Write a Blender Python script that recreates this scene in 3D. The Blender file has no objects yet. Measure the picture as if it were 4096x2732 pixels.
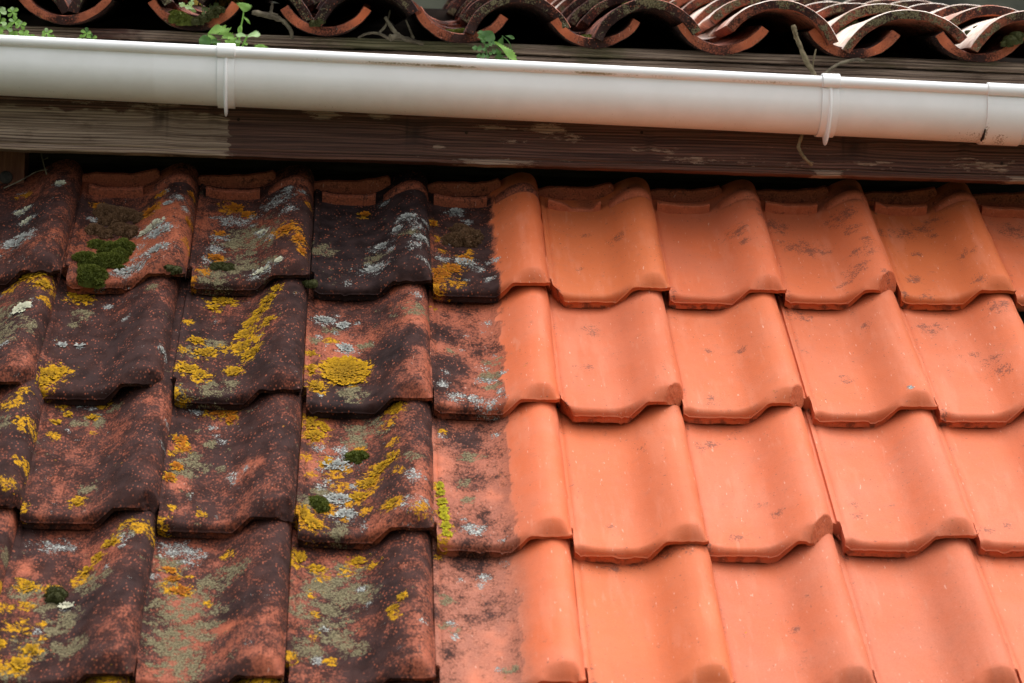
import bpy, math, random
import numpy as np
from mathutils import Matrix, Vector

# ------------------------------------------------------------------ camera, sky, sun, exposure
S = bpy.context.scene
COL = S.collection
cd = bpy.data.cameras.new("camera")
cam = bpy.data.objects.new("camera", cd); COL.objects.link(cam)
cd.lens = 85.0; cd.sensor_width = 36.0; cd.clip_start = 0.05; cd.clip_end = 500
CB = [[0.9976600992521739, -0.023709618178304248, -0.0641262845171879],
      [-0.06602632240770018, -0.09069461719813865, -0.9936875822713144],
      [0.01774404433753189, 0.9955964746907946, -0.09204785968953616]]
CC = (-0.33109069919666356, -4.1831278280357145, -0.49323782539451144)
cam.matrix_world = Matrix([CB[i] + [CC[i]] for i in range(3)] + [[0, 0, 0, 1]])
cd.dof.use_dof = True; cd.dof.focus_distance = 4.2; cd.dof.aperture_fstop = 6.3
S.camera = cam

SUN_EL, SUN_AZ = 70.0, 125.0          # degrees; azimuth measured from behind the camera towards the right
W = bpy.data.worlds.new("World"); S.world = W; W.use_nodes = True
wn = W.node_tree; wn.nodes.clear()
wo = wn.nodes.new("ShaderNodeOutputWorld"); wb = wn.nodes.new("ShaderNodeBackground")
sky = wn.nodes.new("ShaderNodeTexSky"); sky.sky_type = 'NISHITA'; sky.sun_disc = False
sky.sun_elevation = math.radians(SUN_EL); sky.sun_rotation = math.radians(180 - SUN_AZ)
sky.dust_density = 3.0; sky.air_density = 1.0
hs = wn.nodes.new("ShaderNodeHueSaturation"); hs.inputs['Saturation'].default_value = 0.22
wn.links.new(sky.outputs[0], hs.inputs['Color'])
# overcast: the cloud layer is brightest overhead and dims towards the horizon
tc = wn.nodes.new("ShaderNodeTexCoord"); sx = wn.nodes.new("ShaderNodeSeparateXYZ"); mr = wn.nodes.new("ShaderNodeMapRange")
wn.links.new(tc.outputs['Generated'], sx.inputs[0]); wn.links.new(sx.outputs[2], mr.inputs[0])
mr.inputs[1].default_value = 0.0; mr.inputs[2].default_value = 1.0; mr.inputs[3].default_value = 0.60; mr.inputs[4].default_value = 2.3
mg = wn.nodes.new("ShaderNodeMix"); mg.data_type = 'RGBA'; mg.blend_type = 'MULTIPLY'; mg.inputs[0].default_value = 1.0
wn.links.new(hs.outputs[0], mg.inputs[6]); wn.links.new(mr.outputs[0], mg.inputs[7]); wn.links.new(mg.outputs[2], wb.inputs[0])
wb.inputs[1].default_value = 0.115
wn.links.new(wb.outputs[0], wo.inputs[0])
sl = bpy.data.lights.new("sun", 'SUN'); sl.energy = 1.5; sl.angle = math.radians(105); sl.color = (1, 0.965, 0.92)
so = bpy.data.objects.new("sun", sl); COL.objects.link(so)
e, a = math.radians(SUN_EL), math.radians(SUN_AZ)
d = Vector((math.sin(a) * math.cos(e), -math.cos(a) * math.cos(e), math.sin(e)))
so.rotation_euler = d.to_track_quat('Z', 'Y').to_euler()
S.view_settings.view_transform = 'Standard'; S.view_settings.look = 'None'
S.view_settings.gamma = 1.0; S.view_settings.use_curve_mapping = False
S.view_settings.exposure = 0.80

# ------------------------------------------------------------------ helpers: noise, meshes, tags
def _h(ix, iy, s):
    n = (ix.astype(np.int64) * 374761393 + iy.astype(np.int64) * 668265263 + s * 974634777) & 0xffffffff
    n = ((n ^ (n >> 13)) * 1274126177) & 0xffffffff
    return ((n ^ (n >> 16)) & 0xffff) / 65535.0
def vnoise(x, y, s=0):
    x = np.asarray(x, float); y = np.asarray(y, float)
    ix, iy = np.floor(x), np.floor(y); fx, fy = x - ix, y - iy
    fx = fx * fx * (3 - 2 * fx); fy = fy * fy * (3 - 2 * fy)
    a, b = _h(ix, iy, s), _h(ix + 1, iy, s); c, d = _h(ix, iy + 1, s), _h(ix + 1, iy + 1, s)
    return a + (b - a) * fx + (c - a) * fy + (a - b - c + d) * fx * fy
def fbm(x, y, s=0, o=4):
    r, am, t = 0, 1, 0
    for k in range(o):
        r = r + am * vnoise(x * 2 ** k + 17.3 * k, y * 2 ** k - 9.1 * k, s + k * 31); t += am; am *= .5
    return r / t
def ss(a, b, x):
    t = np.clip((x - a) / (b - a), 0, 1); return t * t * (3 - 2 * t)

def mesh(name, V, F, mat=None, parent=None, sharp=None, attrs=None):
    me = bpy.data.meshes.new(name)
    me.from_pydata([tuple(v) for v in np.asarray(V, float)], [], [tuple(int(i) for i in f) for f in F])
    me.update()
    for k, v in (attrs or {}).items():
        at = me.attributes.new(k, 'FLOAT_COLOR', 'POINT')
        at.data.foreach_set('color', np.asarray(v, np.float32).ravel())
    if sharp is not None:
        me.shade_smooth()
        me.set_sharp_from_angle(angle=math.radians(sharp))
    if mat: me.materials.append(mat)
    o = bpy.data.objects.new(name, me); COL.objects.link(o)
    if parent: o.parent = parent
    return o
def grid_faces(nr, nc, close=False, off=0):
    F = []
    for i in range(nr - 1):
        for j in range(nc - (0 if close else 1)):
            k = (j + 1) % nc
            F.append((off + i * nc + j, off + i * nc + k, off + (i + 1) * nc + k, off + (i + 1) * nc + j))
    return F
class MB:
    def __init__(s): s.V, s.F = [], []
    def add(s, V, F):
        o = len(s.V); s.V += [tuple(v) for v in V]; s.F += [tuple(i + o for i in f) for f in F]
    def tube(s, pts, rad, n=8, seed=0, rough=0.0):
        pts = [np.array(p, float) for p in pts]; R = random.Random(seed); V = []
        m = len(pts)
        for i, p in enumerate(pts):
            t = pts[min(i + 1, m - 1)] - pts[max(i - 1, 0)]; t /= np.linalg.norm(t) + 1e-9
            u = np.cross(t, (0.21, 0.9, .31)); u /= np.linalg.norm(u); w = np.cross(t, u)
            r = rad[i] if hasattr(rad, '__len__') else rad
            for k in range(n):
                a = 2 * math.pi * k / n; q = r * (1 + rough * (R.random() - .5))
                V.append(p + q * (math.cos(a) * u + math.sin(a) * w))
        F = grid_faces(m, n, True)
        V.append(pts[0]); V.append(pts[-1]); b = m * n
        for k in range(n):
            F.append((b, (k + 1) % n, k)); F.append((b + 1, (m - 1) * n + k, (m - 1) * n + (k + 1) % n))
        s.add(V, F)
    def box(s, lo, hi):
        x0, y0, z0 = lo; x1, y1, z1 = hi
        s.add([(x0, y0, z0), (x1, y0, z0), (x1, y1, z0), (x0, y1, z0), (x0, y0, z1), (x1, y0, z1), (x1, y1, z1), (x0, y1, z1)],
              [(0, 3, 2, 1), (4, 5, 6, 7), (0, 1, 5, 4), (1, 2, 6, 5), (2, 3, 7, 6), (3, 0, 4, 7)])
    def build(s, name, mat, parent=None, sharp=40):
        z = np.zeros((len(s.V), 4)); return mesh(name, s.V, s.F, mat, parent, sharp, {"m1": z, "m2": z})
def spline(pts, n=8):
    P = [np.array(p, float) for p in pts]; out = []
    Q = [2 * P[0] - P[1]] + P + [2 * P[-1] - P[-2]]
    for i in range(1, len(Q) - 2):
        for k in range(n):
            t = k / n; a, b, c, d = Q[i - 1:i + 3]
            out.append(.5 * (2 * b + (c - a) * t + (2 * a - 5 * b + 4 * c - d) * t * t + (3 * b - a - 3 * c + d) * t ** 3))
    return out + [P[-1]]
def tag(o, label=None, cat=None, group=None, kind=None):
    if label and not kind: kind = 'thing'
    for k, v in (('label', label), ('category', cat), ('group', group), ('kind', kind)):
        if v: o[k] = v
    return o
def empty(name, loc, rot=(0, 0, 0)):
    o = bpy.data.objects.new(name, None); COL.objects.link(o); o.location = loc; o.rotation_euler = rot
    o.empty_display_size = .02
    return o

# ------------------------------------------------------------------ helpers: shader nodes
class NT:
    def __init__(s, name):
        s.m = bpy.data.materials.new(name); s.m.use_nodes = True; s.t = s.m.node_tree; s.t.nodes.clear()
        s.out = s.t.nodes.new("ShaderNodeOutputMaterial"); s.b = s.t.nodes.new("ShaderNodeBsdfPrincipled")
        s.t.links.new(s.b.outputs[0], s.out.inputs[0])
    def L(s, sock, v):
        if v is None: return
        if isinstance(v, bpy.types.NodeSocket): s.t.links.new(v, sock)
        elif isinstance(v, (tuple, list)) and len(v) == 3 and sock.type == 'RGBA': sock.default_value = (*v, 1)
        else: sock.default_value = v
    def math(s, op, a, b=None, c=None, clamp=False):
        n = s.t.nodes.new("ShaderNodeMath"); n.operation = op; n.use_clamp = clamp
        for k, v in enumerate((a, b, c)):
            if v is not None: s.L(n.inputs[k], v)
        return n.outputs[0]
    def add(s, a, b): return s.math('ADD', a, b)
    def mul(s, a, b): return s.math('MULTIPLY', a, b)
    def sub(s, a, b): return s.math('SUBTRACT', a, b)
    def step(s, x, lo, hi):
        n = s.t.nodes.new("ShaderNodeMapRange"); n.interpolation_type = 'SMOOTHSTEP'
        s.L(n.inputs[0], x); n.inputs[1].default_value = lo; n.inputs[2].default_value = hi
        return n.outputs[0]
    def mix(s, f, a, b, mode='MIX'):
        n = s.t.nodes.new("ShaderNodeMix"); n.data_type = 'RGBA'; n.blend_type = mode
        s.L(n.inputs[0], f); s.L(n.inputs[6], a); s.L(n.inputs[7], b); return n.outputs[2]
    def obj(s): return s.t.nodes.new("ShaderNodeTexCoord").outputs['Object']
    def rnd(s): return s.t.nodes.new("ShaderNodeObjectInfo").outputs['Random']
    def map(s, v, scale=(1, 1, 1), loc=None):
        n = s.t.nodes.new("ShaderNodeMapping"); s.L(n.inputs[0], v); n.inputs[3].default_value = scale
        if loc is not None: s.L(n.inputs[1], loc)
        return n.outputs[0]
    def noise(s, v, scale, detail=4, rough=.55, dist=0.0):
        n = s.t.nodes.new("ShaderNodeTexNoise"); s.L(n.inputs['Vector'], v); n.inputs['Scale'].default_value = scale
        n.inputs['Detail'].default_value = detail; n.inputs['Roughness'].default_value = rough
        n.inputs['Distortion'].default_value = dist; return n.outputs[0]
    def vor(s, v, scale, feat='F1'):
        n = s.t.nodes.new("ShaderNodeTexVoronoi"); n.feature = feat; s.L(n.inputs['Vector'], v); n.inputs['Scale'].default_value = scale
        return n.outputs['Distance']
    def attr(s, name):
        n = s.t.nodes.new("ShaderNodeAttribute"); n.attribute_name = name
        q = s.t.nodes.new("ShaderNodeSeparateColor"); s.t.links.new(n.outputs['Color'], q.inputs[0])
        return q.outputs[0], q.outputs[1], q.outputs[2], n.outputs['Alpha']
    def bump(s, h, strength=.5, dist=.002):
        n = s.t.nodes.new("ShaderNodeBump"); s.L(n.inputs['Height'], h); n.inputs['Strength'].default_value = strength
        n.inputs['Distance'].default_value = dist; s.t.links.new(n.outputs[0], s.b.inputs['Normal'])
    def fin(s, col, rough=.8, spec=.3):
        s.L(s.b.inputs['Base Color'], col); s.L(s.b.inputs['Roughness'], rough); s.L(s.b.inputs['Specular IOR Level'], spec)
        return s.m

def clay_material():
    n = NT("clay"); o = n.obj(); r = n.rnd()
    cx = n.t.nodes.new("ShaderNodeCombineXYZ")
    n.L(cx.inputs[0], n.mul(r, 41.0)); n.L(cx.inputs[1], n.mul(r, 17.0)); n.L(cx.inputs[2], n.mul(r, 29.0))
    v = n.map(o, (1, 1, 1), cx.outputs[0])
    dark, yel, whi, oli = n.attr("m1"); dust, raw, smut, hue = n.attr("m2")
    big = n.noise(v, 9, 3); mid = n.noise(v, 60, 5, .6); fine = n.noise(v, 330, 4, .65); grit = n.noise(v, 900, 2)
    pore = n.noise(n.map(v, (1, .7, 1)), 300, 3, .6)
    base = n.mix(n.step(big, .35, .68), (0.60, 0.130, 0.046), (0.585, 0.150, 0.070))
    base = n.mix(hue, base, (0.54, 0.128, 0.034))
    base = n.mix(n.mul(n.step(mid, .5, .75), .30), base, (0.40, 0.12, 0.062))
    base = n.mix(n.mul(n.step(n.noise(n.map(v, (90, 14, 30)), 1, 4), .62, .74), .28), base, (0.62, 0.27, 0.17))
    base = n.mix(n.mul(n.step(fine, .62, .72), .35), base, (0.30, 0.09, 0.05))
    base = n.mix(raw, base, n.mix(n.step(fine, .4, .6), (0.50, 0.11, 0.035), (0.36, 0.075, 0.025)))
    val = n.noise(v, 4, 2)
    base = n.mix(n.mul(n.step(n.add(val, n.mul(n.sub(r, .5), .35)), .40, .68), .38), base, (0.44, 0.095, 0.034))
    wat = n.noise(n.map(v, (26, 5, 10)), 1, 5, .6)
    base = n.mix(n.mul(n.step(wat, .52, .66), .22), base, (0.66, 0.24, 0.14))
    base = n.mix(n.mul(n.step(grit, .60, .72), .30), base, (0.36, 0.085, 0.035))
    base = n.mix(n.mul(n.step(n.sub(1.0, grit), .62, .72), .22), base, (0.72, 0.30, 0.18))
    old = n.step(dark, -.12, .10)
    base = n.mix(n.mul(old, .72), base, n.mix(n.step(mid, .36, .64), (0.17, 0.044, 0.024), (0.44, 0.118, 0.056)))
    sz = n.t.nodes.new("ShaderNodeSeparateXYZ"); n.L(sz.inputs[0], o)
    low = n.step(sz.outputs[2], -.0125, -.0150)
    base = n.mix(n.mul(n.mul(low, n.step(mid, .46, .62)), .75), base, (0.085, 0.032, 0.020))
    # pink-grey dust film
    dm = n.math('MULTIPLY', n.mul(dust, .75), n.add(.55, n.mul(mid, .55)), clamp=True)
    base = n.mix(n.mul(dm, .85), base, n.mix(n.step(fine, .35, .65), (0.37, 0.155, 0.098), (0.24, 0.095, 0.062)))
    base = n.mix(n.step(dust, 1.05, 1.7), base, n.mix(n.step(mid, .35, .65), (0.80, 0.71, 0.62), (0.64, 0.49, 0.40)))
    scr = n.noise(n.map(v, (260, 60, 120)), 1, 3, .5)
    base = n.mix(n.mul(n.step(scr, .68, .75), .6), base, (0.66, 0.40, 0.30))
    spk = n.noise(v, 210, 1)
    base = n.mix(n.mul(n.step(spk, .73, .77), .7), base, (0.10, 0.045, 0.035))
    # black smudges on the newer tiles
    sm = n.step(n.add(smut, n.add(n.mul(n.sub(mid, .5), 2.0), n.mul(n.sub(fine, .5), 2.6))), .86, 1.12)
    base = n.mix(n.mul(sm, .60), base, (0.060, 0.034, 0.028))
    # dark biofilm with the clay showing through as pores
    q = n.add(dark, n.add(n.mul(n.sub(mid, .5), 1.2), n.mul(n.sub(pore, .5), .95)))
    km = n.step(q, -.02, .56)
    pd = n.step(n.vor(n.map(v, (1, .62, .8)), 200), .34, .17); pd2 = n.step(n.vor(n.map(v, (1, .7, .9), (.3, .2, .1)), 95), .22, .13)
    km = n.mul(km, n.sub(1.0, n.mul(n.math('MAXIMUM', n.mul(pd, n.step(n.noise(v, 40, 3), .44, .56)), n.mul(pd2, n.step(n.noise(v, 26, 3), .54, .62))), .55)))
    film = n.mix(n.step(n.noise(v, 35, 4), .35, .65), (0.007, 0.0062, 0.0068), (0.026, 0.0175, 0.0175))
    film = n.mix(n.mul(n.step(grit, .58, .75), .6), film, (0.060, 0.040, 0.036))
    base = n.mix(n.mul(km, n.add(.89, n.mul(dark, .09))), base, film)
    # olive crust
    om = n.step(n.add(oli, n.add(n.mul(n.sub(mid, .5), 2.6), n.mul(n.sub(fine, .5), 1.6))), .74, 1.0)
    olc = n.mix(n.step(fine, .38, .62), (0.060, 0.052, 0.027), (0.20, 0.17, 0.095))
    base = n.mix(n.mul(om, .88), base, olc)
    # grey white crust
    crack = n.vor(v, 260)
    wm = n.step(n.add(whi, n.add(n.mul(n.sub(mid, .5), 2.0), n.mul(n.sub(fine, .5), 2.8))), .88, 1.0)
    whc = n.mix(n.step(crack, .15, .6), (0.48, 0.48, 0.43), (0.17, 0.175, 0.165))
    base = n.mix(wm, base, whc)
    # yellow and orange rosettes
    lob = n.noise(v, 110, 6, .7, .6)
    ym = n.step(n.add(yel, n.add(n.mul(n.sub(lob, .5), 3.6), n.mul(n.sub(mid, .5), 1.4))), .80, .88)
    rim = n.noise(v, 190, 4, .6)
    yc = n.mix(n.step(n.add(n.mul(fine, .5), n.mul(rim, .5)), .40, .56), (0.13, 0.068, 0.006), (0.50, 0.255, 0.008))
    yc = n.mix(n.mul(hue, 1.0), yc, n.mix(n.step(fine, .36, .62), (0.14, 0.042, 0.006), (0.48, 0.15, 0.008)))
    base = n.mix(ym, base, yc)
    hgt = n.add(n.add(n.mul(fine, .40), n.mul(mid, .45)), n.add(n.mul(km, .12), n.mul(grit, .22)))
    hgt = n.add(hgt, n.add(n.mul(ym, n.add(.5, n.mul(lob, 1.6))), n.add(n.mul(wm, n.add(.35, n.mul(fine, .6))), n.mul(om, n.add(.2, n.mul(fine, .8))))))
    n.bump(hgt, .55, .0016)
    rg = n.add(.66, n.mul(n.math('MAXIMUM', km, n.math('MAXIMUM', ym, n.math('MAXIMUM', wm, om))), .24))
    return n.fin(base, rg, n.sub(.22, n.mul(km, .12)))
M_CLAY = clay_material()

def simple(name, c1, c2, scale=40, rough=.85, bump=.4, dist=.002, sc=(1, 1, 1), spec=.3):
    n = NT(name); v = n.map(n.obj(), sc)
    f = n.noise(v, scale, 6, .62)
    n.bump(f, bump, dist); return n.fin(n.mix(n.step(f, .33, .67), c1, c2), rough, spec)
M_TWIG = simple("dead_wood", (0.055, 0.042, 0.028), (0.20, 0.165, 0.11), 30, .9, .8, .002, (1, 1, 1))
M_TWIG2 = simple("pale_twig", (0.13, 0.10, 0.055), (0.27, 0.215, 0.13), 60, .85, .6, .001)
M_STONE = simple("mossy_stone", (0.035, 0.034, 0.032), (0.12, 0.12, 0.09), 3, .95, .6, .02)
M_DECK = simple("dark_timber", (0.02, 0.014, 0.01), (0.045, 0.032, 0.024), 12, .95, .4, .002, (1, 8, 8))  # near-black so the voids under tiles and eave look dark
M_GROUND = simple("grass_ground", (0.05, 0.07, 0.03), (0.10, 0.11, 0.06), 3, .95, .4, .02)

def moss_material(name, dk, lt):
    n = NT(name); at = n.attr("m1")[0]; v = n.obj()
    f = n.noise(v, 160, 3)
    c = n.mix(n.math('MULTIPLY', n.add(n.mul(at, .8), n.mul(f, .5)), 1.0, clamp=True), dk, lt)
    n.b.inputs['Subsurface Weight'].default_value = 0.0
    return n.fin(c, .8, .15)
M_MOSS = moss_material("moss", (0.024, 0.034, 0.007), (0.17, 0.19, 0.030))
M_MOSSB = moss_material("dry_moss", (0.050, 0.026, 0.014), (0.22, 0.12, 0.06))
M_MOSSD = moss_material("dark_moss", (0.014, 0.016, 0.006), (0.10, 0.10, 0.03))

def leaf_material(name, c1, c2):
    n = NT(name); v = n.obj(); f = n.noise(v, 90, 4)
    n.bump(n.noise(v, 150, 3), .35, .001)
    n.fin(n.mix(n.step(f, .35, .65), c1, c2), .55, .4)
    n.b.inputs['Transmission Weight'].default_value = 0
    tr = n.t.nodes.new("ShaderNodeBsdfTranslucent"); tr.inputs[0].default_value = (c2[0] * 1.2, c2[1] * 1.3, c2[2] * .7, 1)
    mx = n.t.nodes.new("ShaderNodeMixShader"); mx.inputs[0].default_value = .35
    n.t.links.new(n.b.outputs[0], mx.inputs[1]); n.t.links.new(tr.outputs[0], mx.inputs[2]); n.t.links.new(mx.outputs[0], n.out.inputs[0])
    return n.m
M_LEAF = leaf_material("leaf", (0.20, 0.38, 0.07), (0.30, 0.52, 0.11))
M_LEAFP = leaf_material("pale_leaf", (0.32, 0.50, 0.20), (0.48, 0.64, 0.33))
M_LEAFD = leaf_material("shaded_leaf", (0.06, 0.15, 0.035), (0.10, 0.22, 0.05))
M_SPORE = simple("spore_stalk", (0.35, 0.22, 0.04), (0.5, 0.38, 0.08), 60)

def pvc_material():
    n = NT("white_plastic"); o = n.obj(); dirt, alg, streak, speck = n.attr("m1")
    f = n.noise(o, 18, 5); g = n.noise(n.map(o, (6, 120, 120)), 1, 4); h = n.noise(o, 300, 3)
    c = n.mix(n.step(f, .3, .7), (0.89, 0.885, 0.875), (0.85, 0.845, 0.83))
    c = n.mix(n.mul(n.step(n.add(dirt, n.mul(n.sub(f, .5), .3)), .3, 1.0), .28), c, (0.42, 0.37, 0.30))
    c = n.mix(n.mul(n.step(n.add(alg, n.add(n.mul(n.sub(f, .5), .9), n.mul(n.sub(h, .5), .6))), .45, .75), .8), c, (0.22, 0.18, 0.045))
    c = n.mix(n.mul(n.step(n.add(speck, n.mul(n.sub(h, .5), 1.3)), .62, .74), .6), c, (0.17, 0.12, 0.08))
    c = n.mix(n.mul(n.step(g, .62, .8), .12), c, (0.45, 0.42, 0.36))
    n.bump(n.noise(o, 500, 2), .05, .0005)
    return n.fin(c, .38, .45)
M_PVC = pvc_material()

def wood_material():
    n = NT("weathered_paint_wood"); gz, gx, gray, knot = n.attr("m1"); flake, grime, red, lit = n.attr("m2")
    o = n.obj()
    cx = n.t.nodes.new("ShaderNodeCombineXYZ"); n.L(cx.inputs[0], gx); n.L(cx.inputs[2], gz)
    v = cx.outputs[0]
    g1 = n.noise(n.map(v, (2.5, 1, 260)), 1, 5, .6); g2 = n.noise(n.map(v, (8, 1, 620)), 1, 4, .6)
    ln = n.step(n.math('SINE', n.add(n.mul(gz, 1180.0), n.mul(n.noise(n.map(v, (3, 1, 40)), 1, 3), 9.0))), .55, .95)
    blot = n.noise(n.map(o, (10, 10, 30)), 1, 5, .65); fl = n.noise(n.map(o, (28, 28, 130)), 1, 6, .75)
    paint = n.mix(n.step(g1, .40, .60), (0.050, 0.020, 0.015), (0.165, 0.075, 0.054))
    paint = n.mix(n.mul(n.step(blot, .45, .7), .6), paint, (0.10, 0.048, 0.030))
    bare = n.mix(n.step(g1, .34, .62), (0.12, 0.074, 0.052), (0.44, 0.32, 0.24))
    bare = n.mix(n.mul(n.step(blot, .5, .68), .6), bare, (0.105, 0.060, 0.038))
    gm = n.step(n.add(gray, n.add(n.mul(n.sub(blot, .5), .9), n.mul(n.sub(g1, .5), .5))), .42, .62)
    c = n.mix(gm, paint, bare)
    c = n.mix(n.mul(red, .75), c, n.mix(n.step(g1, .35, .65), (0.09, 0.030, 0.018), (0.16, 0.062, 0.036)))
    fm = n.step(n.add(flake, n.add(n.mul(n.sub(fl, .5), 2.0), n.mul(n.sub(g2, .5), .5))), .36, .46)
    c = n.mix(n.mul(fm, .85), c, n.mix(n.step(g2, .4, .6), (0.46, 0.33, 0.245), (0.30, 0.20, 0.145)))
    c = n.mix(n.mul(n.step(g2, .60, .70), .75), c, (0.014, 0.009, 0.008))
    c = n.mix(n.mul(ln, .50), c, (0.016, 0.009, 0.008))
    c = n.mix(n.mul(knot, .75), c, (0.020, 0.011, 0.008))
    c = n.mix(n.mul(n.step(n.add(grime, n.mul(n.sub(blot, .5), 1.1)), .45, .75), .75), c, n.mix(n.step(g1, .4, .6), (0.085, 0.088, 0.034), (0.17, 0.17, 0.075)))
    n.bump(n.add(n.mul(n.sub(1.0, ln), .6), n.add(n.mul(g1, .5), n.add(n.mul(g2, .6), n.mul(fm, .25)))), .8, .0025)
    return n.fin(c, n.add(.62, n.mul(gm, .25)), .35)
M_WOOD = wood_material()

# ------------------------------------------------------------------ setting: ground, dark roof structure
def plane(name, P, mat, kind='structure'):
    o = mesh(name, P, [(0, 1, 2, 3)], mat); o['kind'] = kind; return o
plane("ground", [(-60, -60, -3.4), (60, -60, -3.4), (60, 60, -3.4), (-60, 60, -3.4)], M_GROUND)
PITCH = math.radians(40); GA = 0.33968; TW = 0.21
SD = np.array([0, -math.cos(PITCH), -math.sin(PITCH)]); NN = np.array([0, -math.sin(PITCH), math.cos(PITCH)])
def roofp(x, s, h): return np.array([x, 0, 0]) + s * SD + h * NN
plane("roof_deck", [roofp(-1.6, 1.7, -.075), roofp(1.8, 1.7, -.075), roofp(1.8, -.5, -.075), roofp(-1.6, -.5, -.075)], M_DECK)
# wall at the head of the lower roof, near-black for a dark eave interior
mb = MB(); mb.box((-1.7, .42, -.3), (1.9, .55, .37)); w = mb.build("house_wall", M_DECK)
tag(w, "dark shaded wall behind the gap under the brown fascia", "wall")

# ------------------------------------------------------------------ lower roof: interlocking clay tiles
PU = np.array([0, .02, .045, .06, .09, .13, .20, .32, .44, .51, .58, .66, .73, .80, .86, .91, .95, .98, 1.0])
PH = np.array([7.5, 7.5, 3.6, 4.6, 4.0, 1.8, 0, -.5, 0, 2.5, 9.0, 20.5, 30.0, 36.8, 39.2, 37.8, 32.6, 24.5, 12.5]) * 1e-3
def pchip(xs, ys, x):
    h = np.diff(xs); dl = np.diff(ys) / h; m = np.zeros(len(xs)); m[0], m[-1] = dl[0], dl[-1]
    for i in range(1, len(xs) - 1):
        if dl[i - 1] * dl[i] > 0:
            w1, w2 = 2 * h[i] + h[i - 1], h[i] + 2 * h[i - 1]; m[i] = (w1 + w2) / (w1 / dl[i - 1] + w2 / dl[i])
    k = np.clip(np.searchsorted(xs, x) - 1, 0, len(h) - 1); t = (x - xs[k]) / h[k]
    return ((2 * t ** 3 - 3 * t * t + 1) * ys[k] + (t ** 3 - 2 * t * t + t) * h[k] * m[k] + (-2 * t ** 3 + 3 * t * t) * ys[k + 1] + (t ** 3 - t * t) * h[k] * m[k + 1])
UL = np.concatenate([[-.088, -.085, -.06, -.03, -.008], np.linspace(0, .12, 9), np.linspace(.14, .80, 34), np.linspace(.82, 1, 15), [1.004, 1.0]])
def prof(u):
    h = pchip(PU, PH, np.clip(u, 0, 1))
    h = np.where(u < 0, np.interp(u, [-.09, -.085, -.03, -.008, 0], [-.004, .004, .005, .0035, .0075]), h)
    h = np.where(np.arange(len(u)) == len(u) - 2, .003, h); h = np.where(np.arange(len(u)) == len(u) - 1, -.002, h)
    return h
def liph(u):
    return np.interp(u, [-.09, -.02, .02, .075, .56, .69, 1.01], [.001, .000, -.002, -.0100, -.0100, .0208, .0212])
HP = prof(UL); LP = liph(UL)
TL = 0.40
TILT = math.asin(0.0286 / GA)
def blobfield(u, v, bl):
    f = np.full(u.shape, -1.0)
    for b in bl:
        bu, bv, r = b[:3]; ru = r * (b[3] if len(b) > 3 else 1.0)
        d = np.sqrt(((u - bu) / ru) ** 2 + ((v - bv) * 1.62 / r) ** 2)
        f = np.maximum(f, (b[4] if len(b) > 4 else 1.0) * (1 - d ** 2.2))
    return np.clip(f * .5 + .5, 0, 2)
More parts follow.
